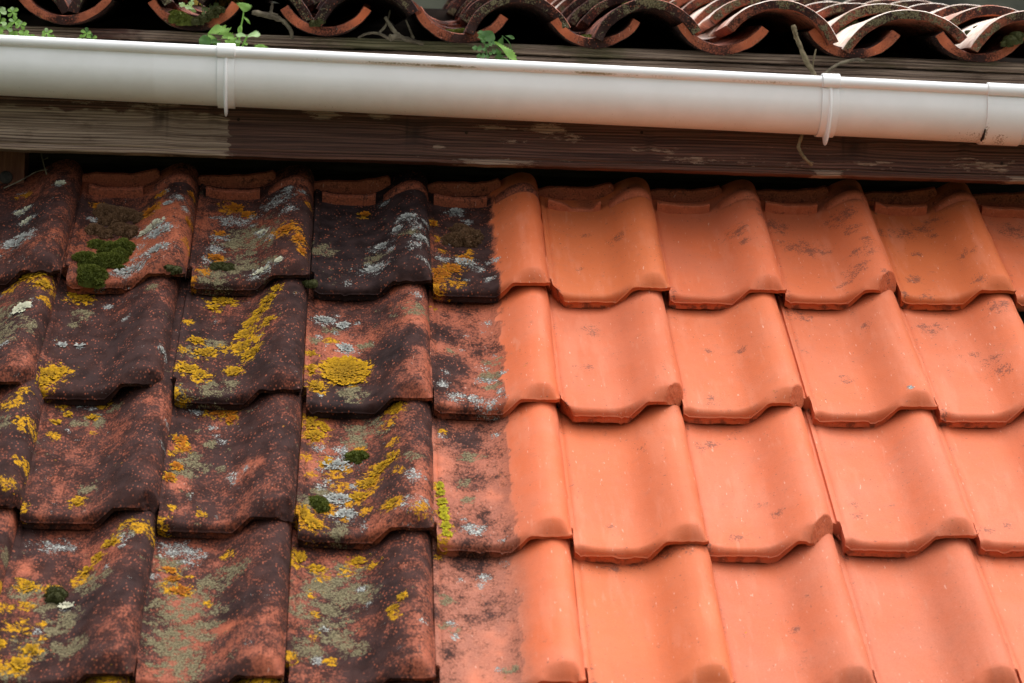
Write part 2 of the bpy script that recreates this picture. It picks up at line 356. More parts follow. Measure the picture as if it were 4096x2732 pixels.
def make_tile(seed, corner, rot, dark, stains, chips, hue, dust, smut, cut, darkpatch=()):
    R = random.Random(seed)
    vn = .011 + .011 * ss(.55, .80, UL) - .006 * ss(.90, 1.0, UL); kr = ss(.56, .72, UL)
    vt = np.concatenate([np.linspace(.03, .06, 9)[0:], np.linspace(.065, .35, 66), [.365, .38, TL]])
    nt = 9
    rows = []                                             # (v, h) per row over all columns
    lw = (vnoise(UL * 9, UL * 0 + seed * 3.1, 5) - .5) * .0018 + (vnoise(UL * 40, UL * 0 + seed, 6) - .5) * .0016 - .0035 * ss(.80, .92, vnoise(UL * 14, UL * 0 + seed * 1.3, 8))
    cr = ss(.955, 1.0, UL)
    lip = LP + lw - .0004 * cr
    th = .0160 - .0060 * ss(.6, .75, UL)
    rows.append((np.full_like(UL, .10), LP - .004 + .002)); rows.append((np.full_like(UL, .03), lip - th + .001))
    rows.append((np.full_like(UL, .0045), lip - th)); rows.append((np.full_like(UL, .0030), lip - th + .0012))
    rows.append((np.full_like(UL, .0026), lip - .0036)); rows.append((np.full_like(UL, -.0004), lip - .0024))
    rows.append((np.full_like(UL, -.0014), lip - .0008)); rows.append((np.full_like(UL, .0002), lip + .0006))
    for k in range(1, nt + 1):
        t = k / nt * math.pi / 2
        f = k / nt
        g_ = min(1, f * 1.05)
        a_ = (1 - math.cos(t)) * (1 - kr) + kr * (f * (.72 + .28 * f)); b_ = math.sin(t) * (1 - kr) + kr * (1 - (1 - f) ** 1.25)
        rows.append((.0004 + vn * a_, lip + .0006 + (HP - lip - .0006) * b_))
    for v in vt:
        m = v > vn + .0005
        rows.append((np.where(m, v, vn + .0005 + (v - .0285) * .2), HP.copy()))
    for i in range(2, 8 + nt): rows[i] = (rows[i][0] + .0035 * cr ** 2 * (1 if i < 9 else max(0, 1 - (i - 8) / nt)), rows[i][1])
    nr, nc = len(rows), len(UL)
    V = np.zeros((nr, nc, 3))
    for i, (v, h) in enumerate(rows): V[i, :, 0] = UL * TW; V[i, :, 1] = v; V[i, :, 2] = h
    # left lock is cut back at the front, so the tile ends in its own corner face
    fr = 1 - ss(.044, .050, V[:, :, 1]); left = UL < .034
    k = np.where(left, fr, 0.0)
    V[:, :, 0] = V[:, :, 0] * (1 - k) + k * (.0072 - .0012 * (UL + .088) / .088 + (fbm(V[:, :, 1] * 90, V[:, :, 1] * 0 + seed, seed, 2) - .5) * .002)
    dz = np.where(left, ((.034 - UL) / .122) * .024 + .0005, 0)
    V[:, :, 2] -= fr * dz * np.where(np.arange(nr) > 7, 1, .2)[:, None]
    # slight warp of a hand-laid fired tile
    X, Y = V[:, :, 0], V[:, :, 1]
    V[:, :, 2] += (fbm(X * 8, Y * 5, seed, 2) - .5) * .0034 + (fbm(X * 60, Y * 45, seed + 9, 2) - .5) * .0006
    V[:, :, 0] += (vnoise(Y * 26, X * 0 + seed, 3) - .5) * .0022 * ss(.9, 1, UL)
    raw = np.zeros((nr, nc))
    chips = list(chips) + [(1.004 + .012 * R.random(), R.uniform(.05, .32), 1, 0, .25, .010) for _ in range(R.choice((0, 1, 1)))]
    for (cu, cv, nu, nv, nh, rough) in chips:
        N = np.array([nu, nv, nh], float); N /= np.linalg.norm(N)
        q = (V[:, :, 0] - cu * TW) * N[0] + (V[:, :, 1] - cv) * N[1] + (V[:, :, 2] - .02) * N[2]
        q += (fbm(V[:, :, 0] * 110, V[:, :, 1] * 110 + V[:, :, 2] * 90, seed + 77, 3) - .5) * rough
        hit = q > 0
        V[hit] -= q[hit][:, None] * N * .97
        raw = np.maximum(raw, np.where(q > -.0006, 1.0, 0))
    u = V[:, :, 0] / TW; v = V[:, :, 1] / GA
    # biofilm field
    n1 = fbm(u * 3.2 + seed, v * 3.6, seed + 5, 4); n2 = fbm(u * 11, v * 12 + seed, seed + 15, 3)
    D = dark + (n1 - .5) * .75 + (n2 - .5) * .30 if dark > 0 else np.zeros_like(u) - .6 + (n1 - .5) * .5
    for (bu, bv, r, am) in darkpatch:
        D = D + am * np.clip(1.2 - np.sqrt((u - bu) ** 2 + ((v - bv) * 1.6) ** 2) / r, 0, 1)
    if cut is not None:
        cu, sof, left_dark = cut
        e = ss(cu - sof, cu + sof, u + (n2 - .5) * .13 + (fbm(u * 40, v * 40, seed + 91, 2) - .5) * .05)
        D = D * (1 - e) + (-.5) * e
    Dc = np.clip(D, -.6, 1)
    yel = blobfield(u, v, stains.get('y', ())); whi = blobfield(u, v, stains.get('w', ())); oli = blobfield(u, v, stains.get('o', ()))
    if dark > 0 and cut is None:                         # small scattered crusts everywhere on the old tiles
        whi = np.maximum(whi, .40 * ss(.64, .74, fbm(u * 9, v * 14, seed + 41, 3)))
        oli = np.maximum(oli, .42 * ss(.64, .74, fbm(u * 5, v * 8, seed + 43, 3)))
    fd = fbm(u * 4, v * 5, seed + 61, 3)
    du = dust * (.5 + fd) if np.isscalar(dust) else dust
    if cut is not None: du = np.clip(du, 0, 1) * (1 - ss(cut[0] - .02, cut[0] + .02 + cut[2], u + (n2 - .5) * .05))
    smf = blobfield(u, v, smut) if smut else np.zeros_like(u)
    patch = ss(.42, .66, fbm(u * 3, v * 4, seed + 71, 3))
    smf = np.maximum(smf, (.66 * np.exp(-((u - .06) / .035) ** 2) + .60 * np.exp(-((v - 1.0) / .05) ** 2) + .58 * np.exp(-((v - .03) / .03) ** 2) * (u < .6)) * patch)
    smf = np.maximum(smf, .56 * ss(.60, .80, fbm(u * 5, v * 5, seed + 81, 4)))
    m1 = np.stack([Dc, yel, whi, oli], -1); m2 = np.stack([du, raw, smf, np.full_like(u, hue)], -1)
    o = mesh("clay_tile", V.reshape(-1, 3), grid_faces(nr, nc), M_CLAY, None, 38,
             {"m1": m1.reshape(-1, 4), "m2": m2.reshape(-1, 4)})
    pt = PITCH - TILT
    Rm = Matrix.Rotation(pt, 4, 'X') @ Matrix.Rotation(rot, 4, 'Z')
    P = Vector(corner) - (Rm @ Vector((TW, 0, .0218)))
    o.matrix_world = Matrix.Translation(P) @ Rm
    return o
def on_tile(o, u, v, dh=0.0):
    h = float(pchip(PU, PH, np.array([np.clip(u, 0, 1)]))[0])
    return o.matrix_world @ Vector((u * TW, v * GA, h + dh))

SKIP = set()
# position of every tile's front right corner in tile widths along the eave and courses down the slope
RA = [(-.03, 0), (1, .005), (2.02, -.01), (3.03, 0), (4.02, .008), (5.02, .025), (6.0, .01), (6.985, -.02), (7.98, -.045), (8.97, -.05)]
RB = [(-.06, .975), (.93, .97), (2.0, .98), (3.02, 1.015), (4.01, 1.01), (5.0, 1.02), (5.96, 1.0), (6.99, 1.01), (8.0, .985)]
RC = [(.04, 1.9), (1.01, 1.905), (2.0, 1.945), (3.01, 2.0), (4.01, 2.04), (5.0, 2.06), (5.95, 2.045), (6.99, 1.99), (8.0, 1.97)]
RD = [(0.0, 2.98), (1.0, 2.985), (1.99, 2.98), (3.0, 2.975), (4.01, 2.985), (5.01, 2.985), (5.98, 2.99), (6.98, 2.97), (7.98, 2.96)]
RE = [(.99, 3.96), (2.0, 3.965), (3.0, 3.955), (4.0, 3.96), (5.0, 3.955), (6.0, 3.95), (7.0, 3.95)]
CR = (.975, .022, .8, -.6, .25, .0025)      # knocked-off front right corner
T = {}
def td(key, dark=0.0, y=(), w=(), o=(), hue=.2, dust=0.0, smut=(), cut=None, chips=(), dp=(), label=''):
    T[key] = dict(dark=dark, stains=dict(y=y, w=w, o=o), hue=hue, dust=dust, smut=smut, cut=cut, chips=chips, darkpatch=dp, label=label)
# --- top course
td('A0', .55, w=((.55, .72, .10), (.62, .56, .09), (.58, .36, .16, 1.3), (.85, .88, .07), (.5, .95, .06)), y=((.52, .93, .07, 1.5),), hue=.5, dp=((.6, .6, .3, .3),),
   label='half-seen grimy tile with cream crusts at the left edge of the top course')
td('A1', .30, y=((.62, .72, .13), (.70, .86, .07), (.97, .55, .09, .5), (.97, .85, .09, .5), (.16, .84, .09), (.98, .3, .09, .5), (.48, .60, .05)),
   w=((.66, .50, .15), (.74, .40, .14, 1.3), (.78, .70, .06), (.86, .76, .08), (.52, .10, .14, 1.4), (.74, .20, .12, 1.4), (.14, .68, .07), (.72, .86, .07), (.58, .34, .07), (.95, .64, .07), (.30, -.02, .06), (.55, .24, .06)),
   o=((.35, .30, .14),), hue=.75, dp=((.3, .75, .35, .5), (.8, .85, .2, .4)), label='tile of the top course covered by the big clump of green and brown moss')
td('A2', .50, y=((.30, .86, .14), (.42, .78, .09), (.22, .55, .08), (.20, .28, .10), (.78, .42, .15), (.90, .30, .12, .7), (.94, .18, .10, .6), (.12, .12, .08), (.97, .75, .07, .6), (.03, .02, .08, .6)),
   w=((.36, .70, .16, 1.5), (.22, .50, .10), (.20, .36, .11), (.58, .52, .08, 1.3), (.70, .82, .14, 1.3), (.80, .66, .09), (.60, .08, .11, 1.3), (.74, .08, .07), (.66, .42, .07), (.9, .85, .06), (.15, .25, .09), (.78, .9, .07)),
   o=((.48, .48, .33), (.20, .08, .20), (.40, .20, .22), (.62, .10, .15)), hue=.7, label='tile of the top course with grey crusts and orange lichen down its roll')
td('A3', .88, y=((.44, .84, .075),), w=((.80, .62, .10, 1.4), (.72, .52, .09), (.88, .50, .10), (.92, .38, .10), (.58, .42, .09, 1.4), (.86, .28, .09), (.52, .20, .13, 1.4), (.66, .34, .07), (.95, .15, .08), (.97, .60, .07), (.60, .92, .07), (.3, .06, .06)),
   o=((.08, .4, .15), (.55, .30, .14), (.85, .45, .12)), hue=.3, dp=((.3, .6, .5, .5), (.35, .2, .4, .35)), label='blackest tile of the top course with one round orange lichen spot')
td('A4', .62, y=((.10, .16, .15), (.20, .24, .13), (.30, .36, .09), (.05, .74, .10, .6), (.08, .56, .08, .6), (.06, .05, .13), (.24, .08, .09), (.36, .44, .05), (.12, .42, .05)),
   w=((.25, .90, .11, 1.3), (.34, .78, .07), (.30, .32, .12, 1.3), (.12, .34, .09), (.54, .30, .08), (.42, .24, .07), (.50, .12, .06), (.17, .55, .08), (.3, .12, .05)),
   cut=(.585, .065, 0), hue=.5, label='top-course tile half blackened and half scrubbed clean, holding a brown moss cushion')
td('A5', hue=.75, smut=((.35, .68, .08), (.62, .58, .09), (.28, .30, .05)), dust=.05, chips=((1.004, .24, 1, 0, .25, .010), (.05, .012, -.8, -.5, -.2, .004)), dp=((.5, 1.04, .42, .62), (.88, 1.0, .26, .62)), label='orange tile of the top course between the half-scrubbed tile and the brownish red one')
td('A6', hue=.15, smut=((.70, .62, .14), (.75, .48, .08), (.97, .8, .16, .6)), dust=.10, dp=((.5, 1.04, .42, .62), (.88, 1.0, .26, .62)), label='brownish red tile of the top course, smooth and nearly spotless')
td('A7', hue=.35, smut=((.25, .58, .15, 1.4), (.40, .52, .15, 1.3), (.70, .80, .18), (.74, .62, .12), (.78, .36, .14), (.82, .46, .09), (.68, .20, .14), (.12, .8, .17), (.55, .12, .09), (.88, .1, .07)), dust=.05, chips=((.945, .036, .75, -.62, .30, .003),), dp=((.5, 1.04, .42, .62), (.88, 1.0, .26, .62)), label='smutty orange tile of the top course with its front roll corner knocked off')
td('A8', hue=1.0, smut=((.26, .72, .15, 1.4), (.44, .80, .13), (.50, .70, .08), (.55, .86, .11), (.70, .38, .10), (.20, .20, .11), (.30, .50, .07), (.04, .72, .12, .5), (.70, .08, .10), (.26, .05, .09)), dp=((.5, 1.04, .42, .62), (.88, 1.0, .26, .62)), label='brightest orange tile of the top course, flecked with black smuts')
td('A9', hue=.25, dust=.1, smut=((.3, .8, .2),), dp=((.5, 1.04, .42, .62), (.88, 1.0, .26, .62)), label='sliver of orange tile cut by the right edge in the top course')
# --- second course
td('B0', .55, y=((.80, .97, .14, 1.4), (.92, .88, .12), (.62, .92, .08), (.95, .75, .07)), w=((.79, .63, .10), (.47, .18, .12), (.55, .9, .06), (.72, .3, .06)), o=((.55, .62, .30), (.62, .42, .25), (.85, .45, .16)), hue=.2, chips=(CR,),
   label='tile at the left edge of the second course with a pale cream lichen patch')
td('B1', .58, y=((.10, .14, .17), (.05, .05, .13), (.22, .92, .12, 1.4), (.14, .95, .07), (.18, .22, .12)), w=((.16, .44, .06), (.29, .44, .045), (.985, .28, .09, .6), (.62, .66, .05), (.45, .85, .05)), o=((.25, .76, .11), (.21, .66, .07), (.80, .88, .09)), hue=.1,
   chips=((.975, .025, .8, -.6, .35, .004),), label='dark speckled tile of the second course with yellow lichen on its front left corner')
td('B2', .60, y=((.74, .93, .09), (.68, .86, .09), (.63, .78, .10), (.56, .70, .10), (.52, .58, .13), (.50, .47, .13), (.70, .62, .09), (.58, .38, .12), (.46, .24, .10), (.60, .50, .1), (.30, .95, .12, 1.4), (.24, .88, .09), (.14, .52, .09), (.22, .42, .12, 1.3), (.35, .46, .08), (.10, .24, .13), (.20, .20, .12), (.05, .7, .06), (.03, .42, .07), (.04, .02, .1)),
   w=((.28, .74, .045), (.62, .5, .05)), o=((.34, .08, .16), (.45, .13, .10), (.12, .42, .12), (.30, .50, .12), (.05, .03, .12)), hue=0, label='tile of the second course with a forked band of yellow lichen')
td('B3', .38, y=((.32, .33, .245, 1.0, 1.9), (.05, .32, .10), (.10, .16, .12), (.04, .46, .07), (.20, .62, .07)), w=((.14, .82, .10, 1.3), (.30, .78, .085), (.34, .515, .11), (.24, .70, .05), (.42, .80, .045), (.10, .64, .05), (.17, .58, .05), (.13, .10, .04), (.9, .92, .07), (.26, .88, .04)), o=((.47, .57, .085), (.38, .115, .16), (.22, .72, .10), (.9, .78, .14), (.08, .6, .08)), hue=.1,
   dp=((.68, .45, .28, .6), (.3, .05, .4, .45), (.95, .5, .2, .3)), label='tile of the second course with the biggest round yellow lichen rosette')
td('B4', .16, w=((.48, .82, 0.079), (.44, .74, 0.043), (.42, .38, 0.065, 1.4), (.38, .26, 0.065), (.20, .09, 0.108), (.45, .05, 0.108, 1.4), (.10, .20, 0.072), (.55, .14, 0.050), (.58, .30, 0.043), (.48, .24, 0.058), (.32, .10, 0.058), (.12, .32, 0.043), (.25, .55, 0.036), (.30, .70, 0.036), (.52, .48, 0.043)), o=((.20, .54, .07), (.50, .42, .11), (.46, .30, .12), (.5, .2, .08)), y=((.04, .95, .05),),
   cut=(.60, .022, 0), dust=.08, hue=.1, dp=((.1, .7, .18, .5), (.12, .4, .2, .55), (.05, .2, .2, .4), (.3, .02, .3, .35)), label='second-course tile with a speckled left half meeting a clean right roll')
td('B5', hue=.1, dust=.15, smut=((.35, .80, .09), (.36, .74, .06), (.30, .42, .06)), chips=((.945, .032, .78, -.6, .30, .003), (.05, .012, -.8, -.5, -.2, .003)), label='pinkish orange tile of the second course with a broken nose beside the washed boundary')
td('B6', hue=.35, dust=.22, smut=((.60, .55, .08), (.28, .12, .08), (.35, .6, .06)), chips=((.955, .032, .8, -.5, .30, .0025),), label='worn orange tile of the second course with a rounded-off roll end')
td('B7', hue=.3, dust=.22, w=((.80, .10, .045),), smut=((.66, .80, .09, .7), (.12, .98, .13), (.22, .96, .09), (.38, .35, .08), (.1, .6, .05)), label='orange tile of the second course with a white paint speck near its front')
td('B8', hue=.2, dust=.25, smut=((.20, .86, .13), (.28, .9, .08), (.60, .48, .11), (.64, .36, .13), (.8, .92, .15), (.5, .6, .06)), label='orange tile at the right edge of the second course, sprinkled with dark dots')
# --- third course
td('C0', .55, y=((.80, .78, .12), (.92, .60, .12), (.86, .88, .08), (.97, .3, .08), (.9, .1, .09)), o=((.7, .6, .16),), hue=.1, chips=(CR,), label='narrow strip of grimy tile at the left edge of the third course')
td('C1', .56, y=((.14, .78, .06), (.22, .86, .05), (.40, .84, .06), (.43, .72, .045), (.14, .66, .07), (.16, .93, .07), (.42, .12, .08), (.46, .96, .09), (.03, .05, .07)), w=((.30, .96, .09), (.38, .93, .06), (.98, .7, .05), (.98, .5, .04), (.24, .72, .04)), o=((.40, .80, .13), (.28, .78, .06), (.56, .90, .08), (.46, .22, .09)), hue=.1,
   chips=((.97, .028, .8, -.6, .3, .004),), label='dark purplish tile of the third course with only a few small yellow spots')
td('C2', .56, y=((.10, .70, .08), (.13, .63, .09), (.10, .46, .07), (.06, .36, .08), (.38, .96, .13, 1.4), (.46, .90, .09), (.33, .09, .06), (.12, .13, .05), (.04, .02, .08), (.05, .56, .05)),
   w=((.33, .82, .05), (.37, .75, .05), (.41, .70, .05), (.52, .40, .07), (.18, .97, .10), (.55, .35, .06), (.60, .42, .06), (.45, .08, .035)), o=((.22, .52, .15), (.33, .68, .09), (.16, .42, .12), (.32, .46, .06), (.42, .46, .06)), hue=.1,
   dp=((.12, .32, .15, -.5), (.62, .42, .14, -.5), (.1, .62, .1, -.4)), chips=((.965, .030, .75, -.5, .45, .004),), label='third-course tile with a salmon bare patch and an orange lichen crescent on its left')
td('C3', .45, y=((.07, .93, .15), (.10, .82, .13), (.17, .90, .09), (.72, .96, .13, .9), (.66, .86, .08), (.60, .50, .12), (.52, .42, .12), (.68, .55, .10), (.45, .32, .12), (.38, .26, .08), (.74, .42, .07), (.70, .68, .06), (.20, .60, .09), (.26, .50, .09), (.34, .56, .09), (.10, .48, .07), (.05, .14, .16), (.14, .08, .13), (.24, .22, .09), (.70, .16, .10), (.90, .08, .10), (.50, .20, .07), (.35, .14, .06), (.04, .62, .08), (.45, .72, .06), (.3, .4, .09)),
   w=((.28, .58, .15, 1.2), (.20, .42, .10), (.30, .30, .14), (.36, .18, .14), (.42, .40, .08), (.30, .72, .08), (.86, .34, .10), (.86, .12, .12, 1.3), (.16, .72, .08), (.5, .08, .08)), o=((.50, .86, .20), (.42, .76, .12), (.20, .34, .12), (.10, .25, .13), (.30, .06, .12), (.85, .5, .1)), hue=.35, label='tile of the third course most thickly crusted with yellow and grey lichen')
td('C4', .16, y=((.045, .42, .10, .55), (.055, .32, .09, .55), (.08, .22, .11, .6), (.10, .12, .10, .6), (.03, .02, .09), (.1, .93, .05)), w=((.08, .88, .06), (.30, .12, .09, 1.4), (.22, .20, .04), (.5, .9, .05), (.5, .05, .06)), o=((.26, .50, .08), (.28, .36, .08), (.3, .72, .11)), cut=(.60, .016, 0), dust=.58, hue=.1, dp=((.25, .88, .28, .4), (.3, .2, .3, .28), (.3, .5, .2, .2)), label='third-course tile, dusty pink left half with a yellow-green strip and scrubbed right roll')
td('C5', hue=.4, dust=.15, smut=((.62, .80, .05), (.3, .2, .05)), chips=((1.006, .155, 1, 0, .25, .010),), label='clean orange tile of the third course with a nick in its right edge')
td('C6', hue=.1, dust=.3, smut=((.15, .85, .08), (.24, .88, .08), (.30, .10, .10), (.6, .25, .07)), chips=((.915, .036, .78, -.55, .35, .003),), label='clean third-course tile with its roll corner snapped off at a dark hole')
td('C7', hue=.05, dust=.38, smut=((.2, .3, .06), (.18, .22, .07)), label='pinkish tile of the third course between the snapped corner and the right edge')
td('C8', hue=.15, dust=.3, smut=((.1, .1, .09), (.3, .15, .06)), label='partly seen clean tile at the right edge of the third course')
# --- fourth course
td('D0', .5, y=((.96, .3, .1), (.97, .6, .08)), o=((.95, .8, .1),), hue=.1, label='thin dark sliver of tile at the left edge of the fourth course')
td('D1', .52, y=((.70, .90, .09), (.62, .83, .07), (.55, .77, .07), (.52, .70, .08), (.16, .66, .10), (.34, .64, .09), (.05, .48, .08), (.18, .52, .07), (.16, .36, .12), (.32, .40, .05), (.28, .22, .11), (.22, .12, .12), (.05, .24, .10), (.10, .10, .12), (.22, .08, .09), (.03, .06, .13), (.35, .30, .05), (.9, .99, .12, 1.5)),
   w=((.80, .90, .07), (.46, .52, .065), (.28, .97, .12, 1.5), (.30, .34, .06), (.7, .72, .04), (.8, .84, .04)), o=((.16, .62, .15), (.30, .56, .16), (.46, .44, .17), (.30, .24, .20), (.62, .66, .14), (.55, .22, .12, 1.3), (.80, .94, .10), (.18, .06, .14), (.40, .36, .12)), hue=.1, dp=((.55, .5, .25, .25), (.12, .78, .15, -.5)),
   label='fourth-course tile at lower left carrying a small round moss cushion')
td('D2', .42, y=((.16, .80, .07), (.19, .74, .07), (.25, .66, .10, 1.3), (.14, .68, .06), (.45, .56, .05), (.55, .9, .07), (.3, .77, .04)), w=((.22, .96, .13, 1.5), (.12, .92, .07), (.30, .88, .09), (.06, .74, .05), (.36, .93, .06)), o=((.22, .50, .26), (.35, .60, .18), (.25, .30, .26), (.30, .14, .24), (.42, .36, .20), (.46, .70, .14), (.18, .66, .14), (.15, .86, .16), (.60, .75, .14), (.52, .50, .10)), hue=.1, dp=((.7, .45, .22, .2), (.6, .35, .1, -.5)), label='fourth-course tile mottled with wavy olive lichen over salmon clay')
td('D3', .50, y=((.03, .90, .14, .6), (.18, .84, .09), (.24, .78, .07), (.48, .90, .10), (.58, .84, .08), (.40, .82, .07), (.16, .64, .06), (.18, .50, .05), (.78, .50, .08, .6), (.72, .44, .06), (.18, .34, .06), (.03, .18, .10, .6), (.3, .18, .06), (.74, .38, .05)),
   w=((.26, .40, .05), (.22, .18, .06), (.92, .32, .04), (.55, .55, .05), (.5, .68, .05)), o=((.30, .70, .30), (.20, .56, .26), (.40, .80, .20), (.30, .38, .20), (.16, .26, .16), (.50, .62, .16), (.45, .26, .13)), hue=.1, dp=((.72, .6, .22, .3), (.6, .15, .3, .3)), label='fourth-course tile with a broad olive crust, left of the washed boundary')
td('D4', .14, y=((.05, .93, .05),), w=((.36, .80, .07), (.34, .74, .05), (.52, .90, .05), (.20, .78, .04), (.12, .45, .05), (.14, .36, .05), (.42, .15, .04)), o=((.08, .62, .08), (.10, .42, .08), (.5, .15, .07)), cut=(.60, .016, .09), dust=.95, hue=.1, dp=((.3, .93, .25, .35), (.10, .25, .10, .4), (.4, .55, .2, .15)), label='fourth-course tile with the dustiest pink-grey left side and clean roll')
td('D5', hue=.6, dust=.12, smut=((.70, .98, .17), (.80, .95, .15), (.30, .9, .09), (.45, .93, .09)), label='fourth-course tile, glowing orange with a grimy smear on its roll head')
td('D6', hue=.05, dust=.40, smut=((.5, .52, .05), (.55, .44, .05)), label='fourth-course pinkish tile with two rubbed brown scuffs on its roll')
td('D7', hue=.0, dust=.50, label='fourth-course palest pink tile, perfectly smooth, second from the right edge')
td('D8', hue=.1, dust=.3, label='fourth-course sliver of plain tile at the lower right edge')
for i, (nm, dk, ct) in enumerate((('tile below the lowest full course, its roll tinted yellow-green, at lower left', .5, None), ('second yellow-green roll peeping out along the bottom edge', .5, None), ('barely showing dark roll at the bottom edge under the crusted tiles', .5, None),
        ('half-washed tile head just showing under the bottom edge', .2, (.6, .05, .1)), ('sliver of orange roll at the bottom edge below the scuffed tile', 0, None), ('sliver of pinkish roll at the bottom edge near the right', 0, None), ('last orange roll sliver at the bottom right edge', 0, None))):
    td('E%d' % (i + 1), dk, y=(((.80, .92, .22), (.85, 1.0, .22), (.7, .97, .2)) if i < 2 else ()), hue=.1, cut=ct, dust=.3, label=nm)
TILE = {}
rr = random.Random(5)
for row, tab, c0 in (('A', RA, 0), ('B', RB, 0), ('C', RC, 0), ('D', RD, 0), ('E', RE, 1)):
    for i, (ca, cb) in enumerate(tab):
        key = '%s%d' % (row, i + c0)
        if key in SKIP: continue
        t = T[key]
        P = roofp((ca - 4) * TW, cb * GA, (rr.random() - .5) * .0036)
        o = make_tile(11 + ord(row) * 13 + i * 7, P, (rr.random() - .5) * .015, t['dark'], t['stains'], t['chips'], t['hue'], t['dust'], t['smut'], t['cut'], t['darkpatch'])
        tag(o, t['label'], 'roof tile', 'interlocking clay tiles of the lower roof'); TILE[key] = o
# head ribs of the top course; fascia shade painted in as dark film
def head_ribs(o, seed):
    R = random.Random(seed)
    V = []; nb = 26
    broken = seed == 5
    # rib across the pan
    us = np.linspace(.06, .53, nb)
    top = .0185 - .004 * (fbm(us * 12, us * 0, seed, 3))
    if broken: top = top - .013 * ss(.16, .30, us) * (1 - ss(.45, .52, us))
    b = pchip(PU, PH, us)
    ins = np.interp(us, [.06, .09, .50, .53], [.004, 0, 0, .004])
    for yv, zz in ((.324, b - .004), (.3265, b + top - .002), (.3285, b + top), (.336, b + top), (.340, b + top - .003), (.341, b - .004)):
        V.append(np.stack([us * TW, np.full(nb, yv) , zz - 0 * ins], -1))
    V = np.array(V)
    vs = V.reshape(-1, 3).tolist(); F = grid_faces(6, nb)
    F.append(tuple(i * nb for i in range(6))); F.append(tuple(i * nb + nb - 1 for i in reversed(range(6))))
    at = np.tile([0, 0, 0, 0], (len(vs), 1)).astype(float); at[:, 0] = .0 if seed > 4 else .22  # film value stands in for shade, stronger on the left tiles
    at2 = np.tile([.0, .45, 0, .2], (len(vs), 1))
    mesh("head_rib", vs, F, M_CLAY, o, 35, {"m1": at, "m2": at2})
    # collar over the roll
    us = np.linspace(.60, 1.0, nb); b = pchip(PU, PH, us); w = np.sin(np.clip((us - .60) / .40, 0, 1) * math.pi) ** .5
    V = []
    for yv, q in ((.318, .000), (.322, .007), (.327, .0095), (.338, .0095), (.343, .007), (.347, -.002)):
        V.append(np.stack([us * TW, np.full(nb, yv), b + q * w], -1))
    vs = np.array(V).reshape(-1, 3); at = np.zeros((len(vs), 4)); at[:, 0] = .02 if seed > 4 else .30; at2 = np.tile([0, .4, 0, .2], (len(vs), 1))  # collar darkened likewise, as painted shade
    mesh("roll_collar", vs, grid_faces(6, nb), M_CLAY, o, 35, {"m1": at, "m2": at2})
    # upstand at the very head, rising to the right
    us = np.linspace(-.02, .66, nb); b = np.interp(us, [-.02, .1, .4, .56, .64, .66], [.018, .022, .023, .030, .034, .028]) + (fbm(us * 9, us * 0, seed + 8, 3) - .5) * .006
    V = []
    for yv, q in ((.372, None), (.374, -.003), (.376, 0), (.384, 0), (.387, -.004), (.39, None)):
        V.append(np.stack([us * TW, np.full(nb, yv), (b + q) if q is not None else np.full(nb, -.004)], -1))
    vs = np.array(V).reshape(-1, 3).tolist(); F = grid_faces(6, nb)
    F.append(tuple(i * nb for i in range(6))); F.append(tuple(i * nb + nb - 1 for i in reversed(range(6))))
    at = np.zeros((len(vs), 4)); at[:, 0] = .18; at2 = np.tile([.0, .3, 0, .2], (len(vs), 1))  # upstand darkened all over, shade put into its colour
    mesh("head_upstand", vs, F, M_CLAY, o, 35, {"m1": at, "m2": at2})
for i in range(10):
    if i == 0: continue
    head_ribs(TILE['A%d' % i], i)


# ------------------------------------------------------------------ raised lichen crusts growing on single tiles (parts of their tile)
def lichen_material(name, dk, lt):
    n = NT(name); at = n.attr("m1")[0]; f = n.noise(n.obj(), 420, 3)
    n.bump(f, .4, .0008)
    return n.fin(n.mix(n.math('ADD', n.mul(at, .85), n.mul(n.sub(f, .5), .8), clamp=True), dk, lt), .9, .1)
M_LY = lichen_material("yellow_lichen", (0.16, 0.085, 0.006), (0.62, 0.33, 0.008))
M_LO = lichen_material("orange_lichen", (0.15, 0.045, 0.006), (0.58, 0.19, 0.008))
M_LG = lichen_material("yellow_green_lichen", (0.13, 0.11, 0.006), (0.50, 0.44, 0.015))
M_LW = lichen_material("grey_lichen", (0.13, 0.135, 0.125), (0.56, 0.56, 0.50))
M_LC = lichen_material("cream_lichen", (0.30, 0.29, 0.20), (0.66, 0.64, 0.46))
def lichen(key, blobs, mat, seed, dens=1.0, fl=.0036, rag=.5):
    for k, b in enumerate(blobs): lichen_patch(key, [b], mat, seed * 17 + k, dens, fl, rag)
